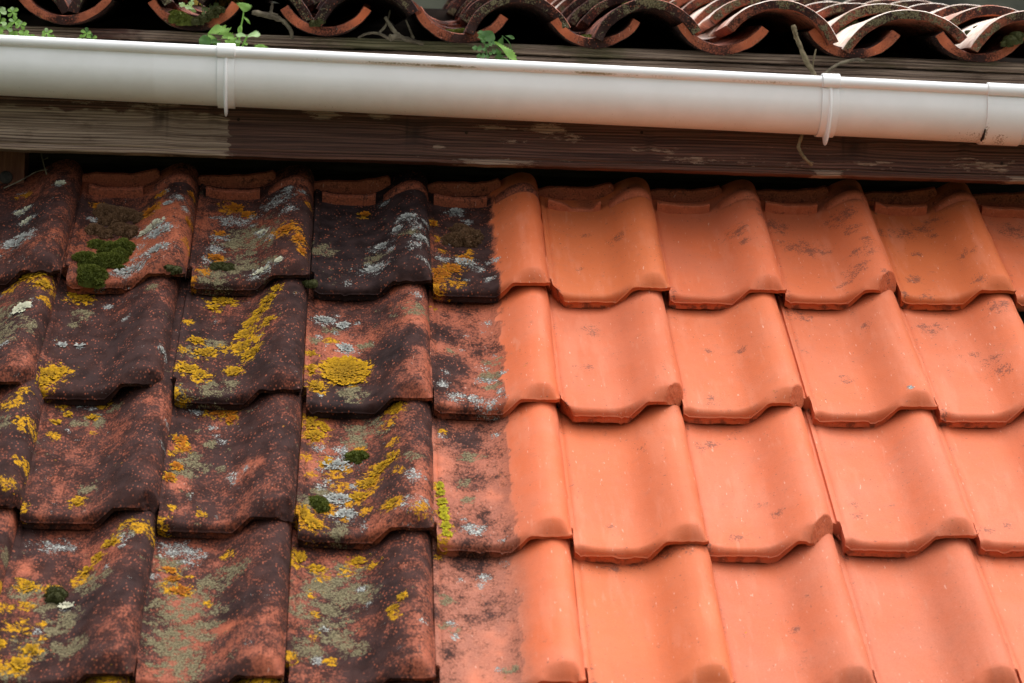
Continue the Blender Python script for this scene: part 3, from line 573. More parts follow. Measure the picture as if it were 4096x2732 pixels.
def lichen_patch(key, blobs, mat, seed, dens, fl, rag):
    R = random.Random(seed); V, F, A = [], [], []
    o = TILE[key]
    for b in blobs:
        bu, bv, rad = b[:3]; st = b[3] if len(b) > 3 else 1.0
        rm = rad * TW; ph = R.random() * 7
        for k in range(int(dens * 2.2 * (rm / fl) ** 2) + 5):
            a = R.random() * 2 * math.pi; q = R.random() ** .45
            lob = 1 - rag * .5 + rag * .5 * math.sin(a * 5 + ph) * math.sin(a * 3 + 2 * ph) - rag * .25 * R.random()
            if R.random() < .30 * rag and q < .75: continue
            dx = math.cos(a) * rm * q * st * lob; dy = math.sin(a) * rm * q * lob
            x = bu * TW + dx; y = bv * GA + dy
            if x < .006 or x > TW * .985 or y < .012: continue
            uu = np.array([x / TW, x / TW + .004]); hh = pchip(PU, PH, np.clip(uu, 0, 1)); sl_ = (hh[1] - hh[0]) / (.004 * TW)
            wv = 0.0
            N = Vector((-sl_, 0, 1)).normalized(); T = Vector((1, 0, sl_)).normalized(); B = N.cross(T)
            ang = a + R.uniform(-.7, .7); D1 = T * math.cos(ang) + B * math.sin(ang); D2 = N.cross(D1)
            c = Vector((x, y, hh[0] + .0012 + R.random() * .0006)); s1 = fl * R.uniform(.55, 1.15); s2 = s1 * R.uniform(.5, .85); lift = R.uniform(.0004, .0014)
            i0 = len(V); br = (.25 + .75 * q ** 2) * R.uniform(.55, 1.0)
            V.append(c + N * .0009); A.append(br * .7)
            for j in range(7):
                t = 2 * math.pi * j / 7; w = 1 + .28 * math.cos(3 * t + ph)
                V.append(c + D1 * math.cos(t) * s1 * w + D2 * math.sin(t) * s2 * w + N * (lift * (math.cos(t) > .2) - .0012 * (math.cos(t) < -.3))); A.append(br * (1.0 if math.cos(t) > .2 else .45))
            F += [(i0, i0 + 1 + j, i0 + 1 + (j + 1) % 7) for j in range(7)]
    at = np.zeros((len(V), 4)); at[:, 0] = A
    return mesh("lichen_crust", V, F, mat, o, 180, {"m1": at})
lichen('B3', [(.32, .33, .235, 1.0)], M_LY, 1, 1.5, .0040, .25)
lichen('B3', [(.05, .32, .07, .7), (.10, .17, .08), (.05, .46, .05)], M_LY, 2)
lichen('B3', [(.30, .78, .075), (.14, .83, .07, 1.4), (.32, .555, .085)], M_LW, 3, 1.0, .0030)
lichen('B2', [(.74, .93, .06, .7), (.68, .86, .07), (.63, .78, .08), (.56, .70, .08), (.52, .60, .10), (.50, .48, .10), (.58, .38, .09), (.70, .62, .06), (.46, .24, .08)], M_LY, 4)
lichen('B2', [(.22, .42, .09, 1.4), (.14, .53, .06), (.11, .24, .10), (.20, .20, .08), (.30, .95, .08, 1.4), (.24, .88, .05)], M_LY, 5)
lichen('B1', [(.10, .15, .13), (.07, .07, .08), (.18, .20, .08)], M_LY, 6, 1.2)
lichen('B1', [(.22, .92, .07, 1.5), (.14, .95, .05)], M_LY, 7)
lichen('B1', [(.16, .44, .05), (.29, .45, .035), (.975, .28, .05, .5)], M_LW, 8, 1.0, .003)
lichen('B0', [(.79, .63, .085, .9)], M_LC, 9, 2.2, .0045, .1)
lichen('B0', [(.80, .97, .09, 1.4), (.92, .88, .08)], M_LY, 10)
lichen('A0', [(.55, .72, .07, 1.4), (.62, .56, .06), (.85, .88, .06)], M_LC, 11)
lichen('A0', [(.57, .36, .12, 1.2)], M_LW, 12)
lichen('A1', [(.66, .50, .11, 1.3)], M_LC, 13, 1.1)
lichen('A1', [(.74, .40, .10, 1.3), (.74, .20, .09, 1.4), (.52, .11, .10, 1.4), (.78, .70, .05)], M_LW, 14, .9, .003)
lichen('A1', [(.62, .72, .08, .8), (.97, .52, .05, .5), (.96, .84, .05, .6), (.16, .84, .05)], M_LO, 15)
lichen('A2', [(.78, .42, .09), (.90, .30, .08, .7), (.94, .18, .06, .6), (.32, .86, .09), (.42, .78, .06), (.20, .28, .07), (.22, .55, .05)], M_LO, 16)
lichen('A2', [(.60, .08, .07, 1.3), (.74, .09, .05), (.58, .52, .055, 1.2)], M_LC, 17, 1.2)
lichen('A3', [(.44, .84, .055)], M_LO, 18, 1.3, .003)
lichen('A3', [(.80, .62, .07, 1.3), (.72, .52, .06), (.58, .42, .06, 1.3), (.92, .38, .06), (.52, .20, .07, 1.3)], M_LW, 19, .9, .003)
lichen('A4', [(.10, .17, .11), (.20, .24, .09), (.07, .08, .08), (.30, .36, .06), (.05, .72, .05, .5)], M_LO, 20)
lichen('A4', [(.25, .90, .07, 1.3), (.30, .32, .08, 1.2)], M_LW, 21, .9, .003)
lichen('C3', [(.07, .92, .11), (.10, .82, .10), (.17, .90, .06), (.60, .50, .09), (.52, .42, .09), (.68, .55, .07), (.45, .32, .08)], M_LY, 22)
lichen('C3', [(.05, .15, .10), (.13, .09, .09), (.70, .16, .06), (.20, .60, .06), (.72, .96, .08, .8)], M_LY, 23)
lichen('C3', [(.28, .58, .11, 1.2), (.30, .30, .11), (.36, .18, .09)], M_LW, 24, .8, .003)
lichen('C4', [(.060, .45, .055, .7), (.062, .385, .06, .75), (.070, .32, .065, .75), (.078, .255, .068, .75), (.086, .19, .07, .75), (.094, .125, .07, .75), (.10, .07, .06, .7)], M_LG, 25, 1.5, .0034, .6)
lichen('C2', [(.10, .69, .07), (.13, .63, .06), (.10, .46, .06), (.06, .36, .06), (.38, .96, .09, 1.4), (.46, .90, .06)], M_LO, 26)
lichen('C1', [(.40, .84, .035), (.22, .86, .03), (.42, .12, .05), (.14, .78, .035)], M_LY, 27)
lichen('D1', [(.70, .90, .06), (.62, .83, .05), (.55, .77, .05), (.34, .64, .055), (.16, .66, .07), (.28, .22, .07), (.22, .12, .07), (.05, .24, .07)], M_LY, 28)
lichen('D1', [(.46, .53, .055)], M_LC, 29, 1.2)
lichen('D2', [(.25, .66, .07, 1.3), (.19, .74, .05), (.16, .80, .05)], M_LO, 30)
lichen('D3', [(.06, .90, .08, .7), (.18, .84, .06), (.48, .90, .06), (.78, .50, .05, .6), (.72, .44, .04)], M_LY, 31)

# ------------------------------------------------------------------ moss cushions on the tiles
def moss(name, pts, mat, seed, label, n_up=None, blade=.006, cat='moss', group=None):
    """pts: list of (world position, radius, height); a cushion of many small upright shoots."""
    R = random.Random(seed); V, F, A = [], [], []
    up0 = n_up or Vector((0, -math.sin(PITCH - TILT), math.cos(PITCH - TILT)))
    ux = Vector((1, 0, 0)); uy = up0.cross(ux)
    base = Vector(pts[0][0])
    pts = list(pts) + [(Vector(p_) + (ux * math.cos(t_) + uy * math.sin(t_)) * r_ * R.uniform(.9, 1.35), r_ * R.uniform(.18, .40), h_ * .35) for (p_, r_, h_) in list(pts) for t_ in [R.uniform(0, 6.28) for _ in range(4)]]
    for (p, rad, hh) in pts:
        p = Vector(p); rad *= 1.15
        nr, na = 6, 18; o = len(V)                        # body
        ph = R.random() * 9
        for i in range(nr + 1):
            t = i / nr * math.pi / 2
            for k in range(na):
                a = 2 * math.pi * k / na; wob = 1 + .16 * math.sin(3 * a + ph) + .10 * math.sin(5 * a + 2 * ph)
                V.append(p + (ux * math.cos(a) + uy * math.sin(a)) * rad * math.cos(t) * wob + up0 * (hh * math.sin(t) - .002 * (i == 0) * 2))
                A.append(.16)
        F += grid_faces(nr + 1, na, True, o)
        nb = int(2300000 * rad * rad) + 150
        for k in range(nb):                               # shoots
            a = R.random() * 2 * math.pi; q = math.sqrt(R.random()); wob = 1 + .16 * math.sin(3 * a + ph) + .10 * math.sin(5 * a + 2 * ph)
            c = p + (ux * math.cos(a) + uy * math.sin(a)) * rad * q * wob
            z = hh * math.sqrt(max(0, 1 - q * q))
            nrm = (up0 + (ux * math.cos(a) + uy * math.sin(a)) * q * 1.1).normalized()
            c = c + up0 * (z - .001)
            L = blade * .62 * (.5 + .8 * R.random()); w = blade * .13
            dr = (nrm + Vector((R.random() - .5, R.random() - .5, R.random() - .5)) * .7).normalized()
            sd = dr.cross(Vector((R.random() - .5, R.random() - .5, R.random() - .5))).normalized() * w
            o = len(V); sh = .2 + .8 * R.random()
            V += [c - sd, c + sd, c + dr * L * .6 + sd * 1.2, c + dr * L, c + dr * L * .6 - sd * 1.2]; A += [.14, .14, .25 + .4 * sh, .3 + .7 * sh, .25 + .4 * sh]
            F.append((o, o + 1, o + 2, o + 3, o + 4))
    at = np.zeros((len(V), 4)); at[:, 0] = A
    ob = mesh(name, [v - base for v in V], F, mat, None, 180, {"m1": at}); ob.location = base
    return tag(ob, label, cat, group)
def tm(k, l): return [(on_tile(TILE[k], u, v, -.002), r, h) for (u, v, r, h) in l]
moss("moss_clump", tm('A1', [(.22, .05, .022, .022), (.14, .22, .017, .016), (.27, .20, .019, .018), (.38, .22, .019, .016), (.44, .36, .020, .018), (.42, .28, .016, .015), (.33, .36, .016, .012), (.22, .40, .013, .010)]), M_MOSS, 1, "biggest bright green moss clump in the pan of a top-course tile")
moss("moss_clump", tm('A1', [(.24, .78, .024, .011), (.40, .74, .024, .013), (.30, .68, .018, .010), (.46, .54, .018, .014), (.17, .56, .018, .010), (.52, .70, .014, .010), (.38, .60, .015, .009), (.26, .52, .014, .008)]), M_MOSSB, 2, "dried brown moss spread above the big green clump", blade=.005)
moss("moss_clump", tm('A4', [(.24, .56, .020, .014), (.36, .60, .020, .015), (.29, .68, .015, .012), (.31, .55, .018, .015)]), M_MOSSB, 3, "round dark brown moss cushion beside the scrubbed clean strip", blade=.005)
moss("moss_clump", tm('A2', [(.22, .18, .011, .007), (.30, .18, .011, .007), (.26, .20, .009, .006)]), M_MOSSD, 4, "small flat green moss patch at the front of the orange-streaked tile", blade=.004)
moss("moss_clump", tm('C3', [(.42, .66, .013, .009), (.47, .66, .010, .008)]), M_MOSS, 5, "small green moss tuft in the middle of the thickly crusted tile", blade=.005)
moss("moss_clump", tm('C3', [(.15, .26, .013, .009), (.19, .22, .010, .008)]), M_MOSS, 6, "green moss tuft at the front left of the thickly crusted tile", blade=.005)
moss("moss_clump", tm('D1', [(.37, .61, .0135, .013), (.375, .585, .012, .013)]), M_MOSSD, 7, "egg-shaped dark green moss cushion on the lower left tile", blade=.004)
for i, (k, u, v, r) in enumerate((('A1', .93, -.03, .008), ('A3', .02, .02, .008))):
    moss("moss_clump", tm(k, [(u, v, r, .005), (u - .05, v, r * .8, .004)]), M_MOSSD, 20 + i, ("dark moss wedged under the nose of the tile with the big moss clump", "dark moss filling the joint left of the blackest tile")[i], blade=.003)
#UPPER
# ------------------------------------------------------------------ fascia, boards, post
def board(name, x0, x1, zl, zr, hgt, y, th, fld, seed, label, cat='board', bead=False, rough=.0012):
    """horizontal board; zl, zr = bottom height at x0 and x1; fld(X, t, Xz) -> the eight painted fields"""
    nx = int((x1 - x0) / .004); xs = np.linspace(x0, x1, nx)
    zb = zl + (zr - zl) * (xs - x0) / (x1 - x0)
    pr = [(th, 0.0), (.004, 0.0), (.001, .0012)]
    if bead: pr += [(.0002, .003), (.0, .006), (.0006, .0085), (.0042, .0100), (.0042, .0125), (.0018, .0145)]
    else: pr += [(.0, .003)]
    z0 = pr[-1][1]
    pr += [(.0016 if bead else 0, z) for z in np.linspace(z0 + .002, hgt - .003, max(4, int((hgt - z0) / .0035)))]
    pr += [(.0016, hgt - .001), (.004, hgt), (th, hgt)]
    V = []; XX = []; ZZ = []
    for (dy, dz) in pr:
        wob = (fbm(xs * 14, xs * 0 + dz * 60, seed, 3) - .5) * rough * 2
        edge = (fbm(xs * 30, xs * 0, seed + 3, 3) - .5) * .0022 * (1 if dz > hgt - .002 or dz < .002 else 0)
        V.append(np.stack([xs, y + dy + wob, zb + dz + edge], -1)); XX.append(xs); ZZ.append(np.full(nx, dz))
    XX = np.array(XX); ZZ = np.array(ZZ)
    f = fld(XX, ZZ)
    gz = ZZ + f.get('bend', 0) + (fbm(XX * 2.2, ZZ * 9, seed + 7, 3) - .5) * .012
    Zr = np.zeros_like(XX)
    m1 = np.stack([gz, XX, f.get('gray', Zr), f.get('knot', Zr)], -1).reshape(-1, 4)
    m2 = np.stack([f.get('flake', Zr), f.get('grime', Zr), f.get('red', Zr), Zr], -1).reshape(-1, 4)
    F = [tuple(reversed(q)) for q in grid_faces(len(pr), nx)]
    n = len(pr); F.append(tuple(i * nx for i in range(n))); F.append(tuple(i * nx + nx - 1 for i in reversed(range(n))))
    o = mesh(name, np.array(V).reshape(-1, 3), F, M_WOOD, None, 40, {"m1": m1, "m2": m2})
    return tag(o, label, cat)
def gauss(x, z, x0, z0, sx, sz): return np.exp(-((x - x0) / sx) ** 2 - ((z - z0) / sz) ** 2)
def fascia_f(X, Z):
    bend = 0; knot = np.zeros_like(X)
    for x0, z0, sx, s in ((-.696, .070, .011, 1), (-.60, .085, .008, .6), (-.232, .055, .016, 1), (.581, .055, .020, 1), (.79, .07, .008, .7), (.2, .05, .006, .5)):
        d = (X - x0) / (sx * 1.8); bend = bend + .005 * s * np.exp(-d * d) * np.sign(Z - z0 + 1e-6) * np.exp(-np.abs(Z - z0) / .03)
        knot = np.maximum(knot, s * gauss(X, Z, x0 + (Z - z0) * .12, z0, sx * .75, .020) + s * .8 * (gauss(X, Z, x0 - sx, z0 + .01, .003, .03) + gauss(X, Z, x0 + sx * 1.1, z0, .002, .035)))
    e = (fbm(X * 60, Z * 160, 4, 3) - .5)
    e2 = (fbm(X * 25, Z * 420, 14, 2) - .5)
    gray = ss(-.564, -.580, X + e * .016 + e2 * .022) * (1.0 - .62 * ss(.062, .085, Z + e * .02)) * (.72 + .3 * ss(-.62, -.9, X) * 0 + .28)
    gray = gray + .25 * ss(-.5, -.35, X) * 0
    fl = np.full_like(X, -.2)
    for x0, z0, sx, sz, am in ((-.40, .088, .05, .014, .75), (-.30, .092, .035, .016, .85), (-.09, .070, .05, .010, .65), (.012, .070, .06, .014, .75), (.05, .055, .05, .012, .55), (-.05, .045, .04, .01, .4),
                               (.30, .022, .12, .012, .5), (.20, .040, .1, .012, .42), (.62, .025, .12, .012, .45), (.82, .03, .10, .02, .58), (.45, .05, .1, .01, .35), (-.19, .030, .012, .006, .7), (-.70, .09, .1, .02, .45), (-.85, .095, .1, .012, .4), (-.02, .012, .3, .010, .28), (.5, .02, .4, .02, .34)):
        fl = np.maximum(fl, am * gauss(X, Z, x0, z0, sx, sz) - .1)
    b = (Z < .0105)
    fl = np.where(b, -.1 + .95 * gauss(X, 0, -.09, 0, .06, 1) + .8 * gauss(X, 0, .53, 0, .03, 1) + .75 * gauss(X, 0, .9, 0, .05, 1) + 1.25 * ss(-.52, -.66, X) + .12, fl)
    red = np.where(b, .85 * ss(-.62, -.5, X) + .35, 0) + .35 * ss(.10, .125, Z) + .25 * gauss(X, Z, -.2, .1, .4, .02)
    gray = np.where(b, .95 * ss(-.5, -.7, X) + .2, gray)
    return dict(bend=bend, gray=gray, knot=np.clip(knot, 0, 1), flake=fl, red=np.clip(red, 0, 1))
FB = board("fascia_board", -1.25, 1.15, .242, .232, .125, .20, .026, fascia_f, 3, "weathered dark brown fascia board below the white gutter, bare and grey at its left end", 'board', True)
M_NAIL = simple('rusty_nail', (0.012, 0.009, 0.008), (0.05, 0.03, 0.02), 90, .8, .3, .001)
for nx_, nz_ in ((-.556, .308), (-.139, .296), (.185, .306), (.86, .268)):
    mb = MB(); mb.tube([(nx_, .204, nz_), (nx_, .2008, nz_), (nx_, .2000, nz_)], [.0030, .0030, .0018], 10); mb.build('nail_head', M_NAIL, FB)
def grimy(sd, g0, rusty):
    def f(X, Z):
        g = .30 + g0 + .55 * (fbm(X * 5, Z * 10, sd, 3) - .45) + .30 * gauss(X, 0, -.30, 0, .28, 1) + .3 * gauss(X, 0, .10, 0, .06, 1) - .45 * gauss(X, 0, -.78, 0, .16, 1)
        fl = -.15 + rusty * (.30 * gauss(X, 0, .30, 0, .1, 1) + .22 * gauss(X, 0, -.80, 0, .2, 1)) * np.ones_like(Z)
        return dict(gray=np.full_like(X, .95) - rusty * .55 * gauss(X, 0, -.80, 0, .12, 1), grime=g, flake=fl, red=np.zeros_like(X), bend=0, knot=.9 * gauss(X, Z, -.74, .002, .006, .004))
    return f
board("backing_board", -1.25, 1.15, .370, .358, .080, .206, .02, grimy(21, -.12, 0), 5, "grey weathered board just behind and above the gutter rim, under the mossy top plank", 'board')
board("eaves_plank", -1.25, 1.15, .4535, .4405, .0185, .2015, .030, grimy(33, .08, 1), 6, "thin mossy green-grey plank on which the curved eave tiles rest", 'plank', False, .0018)
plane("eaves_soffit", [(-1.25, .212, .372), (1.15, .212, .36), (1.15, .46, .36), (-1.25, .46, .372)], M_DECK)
M_POST = simple("red_brown_timber", (0.10, 0.035, 0.020), (0.19, 0.07, 0.04), 14, .85, .4, .002, (8, 8, 1))
p = empty("timber_post", (-.985, .315, .10)); tag(p, "red-brown timber post in the shade under the left end of the fascia", "post")
mb = MB(); mb.box((-.06, 0, 0), (.030, .06, .27)); mb.build("shaft", M_POST, p)
M_IRON = simple("old_iron", (0.012, 0.011, 0.010), (0.04, 0.03, 0.025), 80, .6, .3, .001)
mb = MB(); mb.tube([(-.003, .001, .107), (-.003, -.004, .107), (-.003, -.006, .107)], [.0125, .012, .007], 16); mb.build("bolt_head", M_IRON, p)

# ------------------------------------------------------------------ gutter
YF = .085
def gz(x): return .4175 + (x + .976) / (.872 + .976) * (.3825 - .4175)
def gprofile(off=0.0, n_arc=26):
    P = []
    br = .0092
    for k in range(15):                                    # rolled bead, from the inside over the top to its underside
        a = math.radians(-35 + 270 * k / 14); P.append((.0086 - math.cos(math.pi - a) * -1 * (br + off) if False else .0084 + (br + off) * math.cos(a), (br + off) * math.sin(a)))
    P = P[:]                                              # ends at angle 235 deg (front underside)
    P.append((.0078 - off * .8, -.0092 - off * .3)); P.append((.0082 - off, -.0104 - off * .3))
    P.append((.0080 - off, -.016)); P.append((.0078 - off, -.022))
    R = .0520 + off
    for k in range(1, n_arc + 1):
        a = math.pi * k / n_arc; P.append((.0598 - R * math.cos(a), -.0275 - (.0595 + off) * math.sin(a)))
    return P
def extrude(P, xs, name, mat, parent, fld, z=gz, th=.0025, sharp=35):
    V = []; A = []
    n = len(P)
    for x in xs:
        for (y, zz) in P: V.append((x, YF + y, z(x) + zz))
    for x in xs:
        for (y, zz) in P: A.append(fld(x, y, zz))
    F = [(j * n + i, (j + 1) * n + i, (j + 1) * n + i + 1, j * n + i + 1) for j in range(len(xs) - 1) for i in range(n - 1)]
    o = mesh(name, V, F, mat, parent, sharp, {"m1": np.array(A, float)})
    m = o.modifiers.new("wall", 'SOLIDIFY'); m.thickness = th; m.offset = -1 if False else 0
    return o
def gfld(x, y, z):
    dirt = .25 + .55 * max(0, min(1, (-.045 - z) / .04)) + .25 * (x < -.7)
    alg = 0.0
    if -.0110 < z < -.0035 and y < .006: alg = .62 * math.exp(-((x + .22) / .20) ** 2) + .40 * math.exp(-((x - .12) / .12) ** 2) + .36 * math.exp(-((x - .36) / .12) ** 2) + .12
    sp = .20 + .22 * max(0, min(1, (-.06 - z) / .02)) + .2 * math.exp(-((x - .80) / .05) ** 2 - ((z + .08) / .015) ** 2)
    return (dirt, alg, 0, sp)
g = empty("gutter", (0, 0, 0)); tag(g, "long white plastic half-round gutter with a rolled front rim", "gutter")
extrude(gprofile(), np.linspace(-1.25, 1.15, 301), "channel", M_PVC, g, gfld)
# union sleeve near the right end
u = empty("gutter_joint", (0, 0, 0)); tag(u, "white plastic joint sleeve around the gutter at the right edge", "gutter joint")
def jf(x, y, z):
    s = .25 + .42 * max(0, min(1, (-.068 - z) / .012)) * math.exp(-((x - .835) / .022) ** 2) + .5 * math.exp(-((x - .806) / .004) ** 2 - ((z + .075) / .02) ** 2)
    return (.3, 0, 0, s)
extrude(gprofile(.0030), np.concatenate([[.8035, .8045], np.linspace(.807, .872, 14), [.8745]]), "sleeve", M_PVC, u, jf)
mb = MB(); mb.tube([(.8032, YF + .0185, gz(.8) - .071), (.8030, YF + .030, gz(.8) - .082), (.8034, YF + .045, gz(.8) - .086), (.807, YF + .05, gz(.8) - .0895)], [.0012, .0022, .0028, .001], 8, 3, .8)
mb.build("rubber_seal", M_IRON, u)
# fascia brackets
def bracket(xc, label):
    b = empty("gutter_bracket", (0, 0, 0)); tag(b, label, "bracket", "white brackets holding the gutter")
    P = [p for p in gprofile(.0034)]
    ff = lambda x, y, z: (.2, .25 * math.exp(-((z + .010) / .004) ** 2) * (y < .01), 0, .15)
    xs = xc + np.array([-.0153, -.0146, -.006, 0, .006, .0146, .0153])
    o = extrude(P[2:-8], xs, "clip_band", M_PVC, b, ff, th=.0028)
    # raised bead cap
    mb = MB(); V = []
    cap = [(.0084 + (.0092 + r) * math.cos(math.radians(a)), (.0092 + r) * math.sin(math.radians(a))) for a, r in ((20, .0034), (50, .0046), (80, .005), (110, .005), (140, .005), (170, .005), (200, .005), (225, .004), (240, .0026))]
    for x in (xc - .0157, xc - .0150, xc + .0150, xc + .0157):
        for y, z in cap: V.append((x, YF + y, gz(xc) + z - (.0006 if abs(x - xc) > .0153 else 0)))
    n = len(cap); mb.add(V, [(j * n + i, (j + 1) * n + i, (j + 1) * n + i + 1, j * n + i + 1) for j in range(3) for i in range(n - 1)])
    c = mb.build("rim_cap", M_PVC, b); m = c.modifiers.new("wall", 'SOLIDIFY'); m.thickness = .0025; m.offset = 0
    # stiffening rib that ends in a hanging tongue
    base = [p for p in gprofile(.0034) if p[1] < -.0095 and p[0] < .068]
    V = []; nb = len(base)
    for i, (y, z) in enumerate(base):
        t = i / (nb - 1)
        nx, nz = (base[min(i + 1, nb - 1)][1] - base[max(i - 1, 0)][1]), -(base[min(i + 1, nb - 1)][0] - base[max(i - 1, 0)][0])
        L = math.hypot(nx, nz); nx, nz = nx / L, nz / L
        hgt = .0022 + .0062 * min(1, t * 2.2) + .026 * max(0, (t - .45) / .55) ** 1.6 * (1 - .75 * max(0, (t - .8) / .2))
        w = .0036 if t > .12 else .0036 + .0060 * (1 - t / .12)
        c = .0004
        V += [(xc - w, YF + y, gz(xc) + z), (xc - w * .75, YF + y + nx * hgt * .85, gz(xc) + z + nz * hgt * .85), (xc, YF + y + nx * (hgt + c), gz(xc) + z + nz * (hgt + c)),
              (xc + w * .75, YF + y + nx * hgt * .85, gz(xc) + z + nz * hgt * .85), (xc + w, YF + y, gz(xc) + z)]
    mb = MB(); mb.add(V, grid_faces(nb, 5) + [(4, 3, 2, 1, 0)] + [tuple((nb - 1) * 5 + k for k in range(5))])
    r = mb.build("rib", M_PVC, b, 50)
    s = r.modifiers.new("smooth", 'SUBSURF'); s.levels = s.render_levels = 1
    return b
bracket(-.5755, "white plastic gutter bracket below the tall leafy weeds")
bracket(.515, "white plastic gutter bracket beside the forked dry twig")

# ------------------------------------------------------------------ upper roof: canal tiles
P2 = math.radians(14.0); UP2 = np.array([.0, math.cos(P2), math.sin(P2)])
def canal(name, A, B, depth, convex, length, ax_pitch, thick, seed, parent_yaw=0.0, dark=.2, dust=.3, smut=.0, hue=.2, raw_end=.5, white=0.0, taper=.90, endstain=0.0, chips=True):
    """A, B: outer lower (convex) or upper (channel) corners of the front end, depth of the arc"""
    A = np.array(A, float); B = np.array(B, float); w = np.linalg.norm(B - A)
    R = ((w / 2) ** 2 + depth ** 2) / (2 * depth); ha = math.asin(min(.999, (w / 2) / R))
    if depth > w / 2: ha = math.pi - ha
    na, nl = 25, 16
    ex = (B - A) / w; fw = np.array([math.sin(parent_yaw) * math.cos(ax_pitch), math.cos(parent_yaw) * math.cos(ax_pitch), math.sin(ax_pitch)])
    ez = np.cross(ex, fw); ez /= np.linalg.norm(ez); fw = np.cross(ez, ex)
    mid = (A + B) / 2; sg = 1 if convex else -1
    c0 = mid + ez * sg * (depth - R)
    al = np.linspace(-ha, ha, na)
    ls = np.concatenate([[0, .0015, .004], np.linspace(.012, length, nl - 3)])
    V = np.zeros((2, nl, na, 3))
    for s_, off in ((0, 0.0), (1, -thick)):
        for i, l in enumerate(ls):
            k = 1 + (taper - 1) * l / length
            r = (R + off) * k
            if i == 0: r = r - (.0016 if s_ == 0 else -.0016)
            if i == 1: r = r - (.0006 if s_ == 0 else -.0006)
            wob = (fbm(al * 2.5 + s_ * 9, al * 0 + l * 9 + seed, seed, 3) - .5) * .005
            jag = (fbm(al * 9, al * 0 + seed * 1.7, seed + 3, 3) - .5) * .007 * (1 if i < 3 else 0)
            for j in range(na):
                e = max(0, (abs(al[j]) - ha * .96)) * .0
                q = c0 + (ex * math.sin(al[j]) + ez * sg * math.cos(al[j])) * (r + wob[j]) + fw * (l + jag[j])
                V[s_, i, j] = q
    n = nl * na
    F = []
    for i in range(nl - 1):
        for j in range(na - 1):
            F.append((i * na + j, i * na + j + 1, (i + 1) * na + j + 1, (i + 1) * na + j))
            F.append((n + i * na + j, n + (i + 1) * na + j, n + (i + 1) * na + j + 1, n + i * na + j + 1))
    vv = list(V.reshape(-1, 3)); fr = len(vv)
    A1 = [None] * (2 * n)
    a_ = al / ha
    Lm = np.repeat(ls[:, None], na, 1); Am = np.repeat(a_[None, :], nl, 0)
    m1 = np.zeros((2, nl, na, 4)); m2 = np.zeros((2, nl, na, 4))
    nz = fbm(Am * 2 + seed, Lm * 9, seed + 2, 3)
    for s_ in (0, 1):
        vis = (s_ == 0) if convex else (s_ == 1)
        m1[s_, :, :, 0] = np.clip(dark + (nz - .5) * .9 + (0 if vis else .35), -.5, 1)
        m1[s_, :, :, 2] = .30 * ss(.55, .7, fbm(Am * 3, Lm * 22 + seed, seed + 5, 3)) * (1 if vis else .4)
        m1[s_, :, :, 3] = .30 + .2 * (nz - .5) + (.18 if not vis else 0)
        m2[s_, :, :, 0] = (dust * (.6 + .8 * nz)) if vis else .1
        m2[s_, :, :, 3] = hue
    # front end face strip, with its own wear
    ns = 5
    for i in range(ns):
        t = i / (ns - 1)
        for j in range(na):
            q = V[0, 0, j] * (1 - t) + V[1, 0, j] * t
            vv.append(q - fw * (.0008 * math.sin(t * math.pi)))
    for i in range(ns - 1):
        for j in range(na - 1):
            F.append((fr + i * na + j, fr + (i + 1) * na + j, fr + (i + 1) * na + j + 1, fr + i * na + j + 1))
    for j0 in (0, na - 1):                                 # long edges
        for i in range(nl - 1):
            q = (i * na + j0, (i + 1) * na + j0, n + (i + 1) * na + j0, n + i * na + j0)
            F.append(q if j0 == 0 else tuple(reversed(q)))
    F.append(tuple((nl - 1) * na + j for j in range(na)) + tuple(n + (nl - 1) * na + j for j in reversed(range(na))))
    e1 = np.zeros((ns, na, 4)); e2 = np.zeros((ns, na, 4))
    pat = fbm(a_ * 2.2 + seed * 3.3, a_ * 0, seed + 11, 3)
    st = endstain * np.exp(-(a_ / .33) ** 2) + (pat - .5) * .9 * endstain
    e1[:, :, 0] = np.clip(.02 + st + (dark * .6 + .34 if convex else 0), -.5, .8)[None]
    e1[:, :, 2] = (.36 * ss(.55, .68, fbm(a_ * 4, a_ * 0 + seed, seed + 17, 3)))[None]
    e1[:, :, 3] = (.42 + .40 * ss(.40, .6, fbm(a_ * 3, a_ * 0 + seed, seed + 19, 3)) if convex else .25 * ss(.5, .7, pat))[None]
    e2[:, :, 1] = raw_end; e2[:, :, 3] = hue; e2[:, :, 0] = .45 if convex else .15
    aa1 = np.concatenate([m1.reshape(-1, 4), e1.reshape(-1, 4)]); aa2 = np.concatenate([m2.reshape(-1, 4), e2.reshape(-1, 4)])
    base = V[0, 0, na // 2].copy()
    o = mesh(name, np.array(vv) - base, F, M_CLAY, None, 48, {"m1": aa1, "m2": aa2}); o.location = base
    return o
CH = [(-1.112, .464), (-.871, .462), (-.641, .460), (-.401, .456), (-.152, .453), (.091, .451), (.326, .446), (.572, .446), (.805, .445), (1.05, .443)]
R2 = random.Random(8)
ORD = ['first', 'second', 'third', 'fourth', 'fifth', 'sixth', 'seventh', 'eighth', 'ninth', 'tenth']
CHL = {1: "leftmost upturned channel tile at the eave, with a patch of green algae on its rim", 2: "eave channel tile filled with moss and seedlings", 3: "eave channel tile holding a mossy cover tile end, right of the grey snapped twig",
       4: "eave channel tile just above the shaded leafy weed, thickest at its left tip", 5: "eave channel tile with a brown-black stain, between the shaded weed and the bare twig", 6: "eave channel tile with pale whitish stepped tiles showing inside",
       7: "clean eave channel tile directly right of the upright forked twig", 8: "rightmost whole eave channel tile, with moss on the cover lying in it"}
CHF = {}
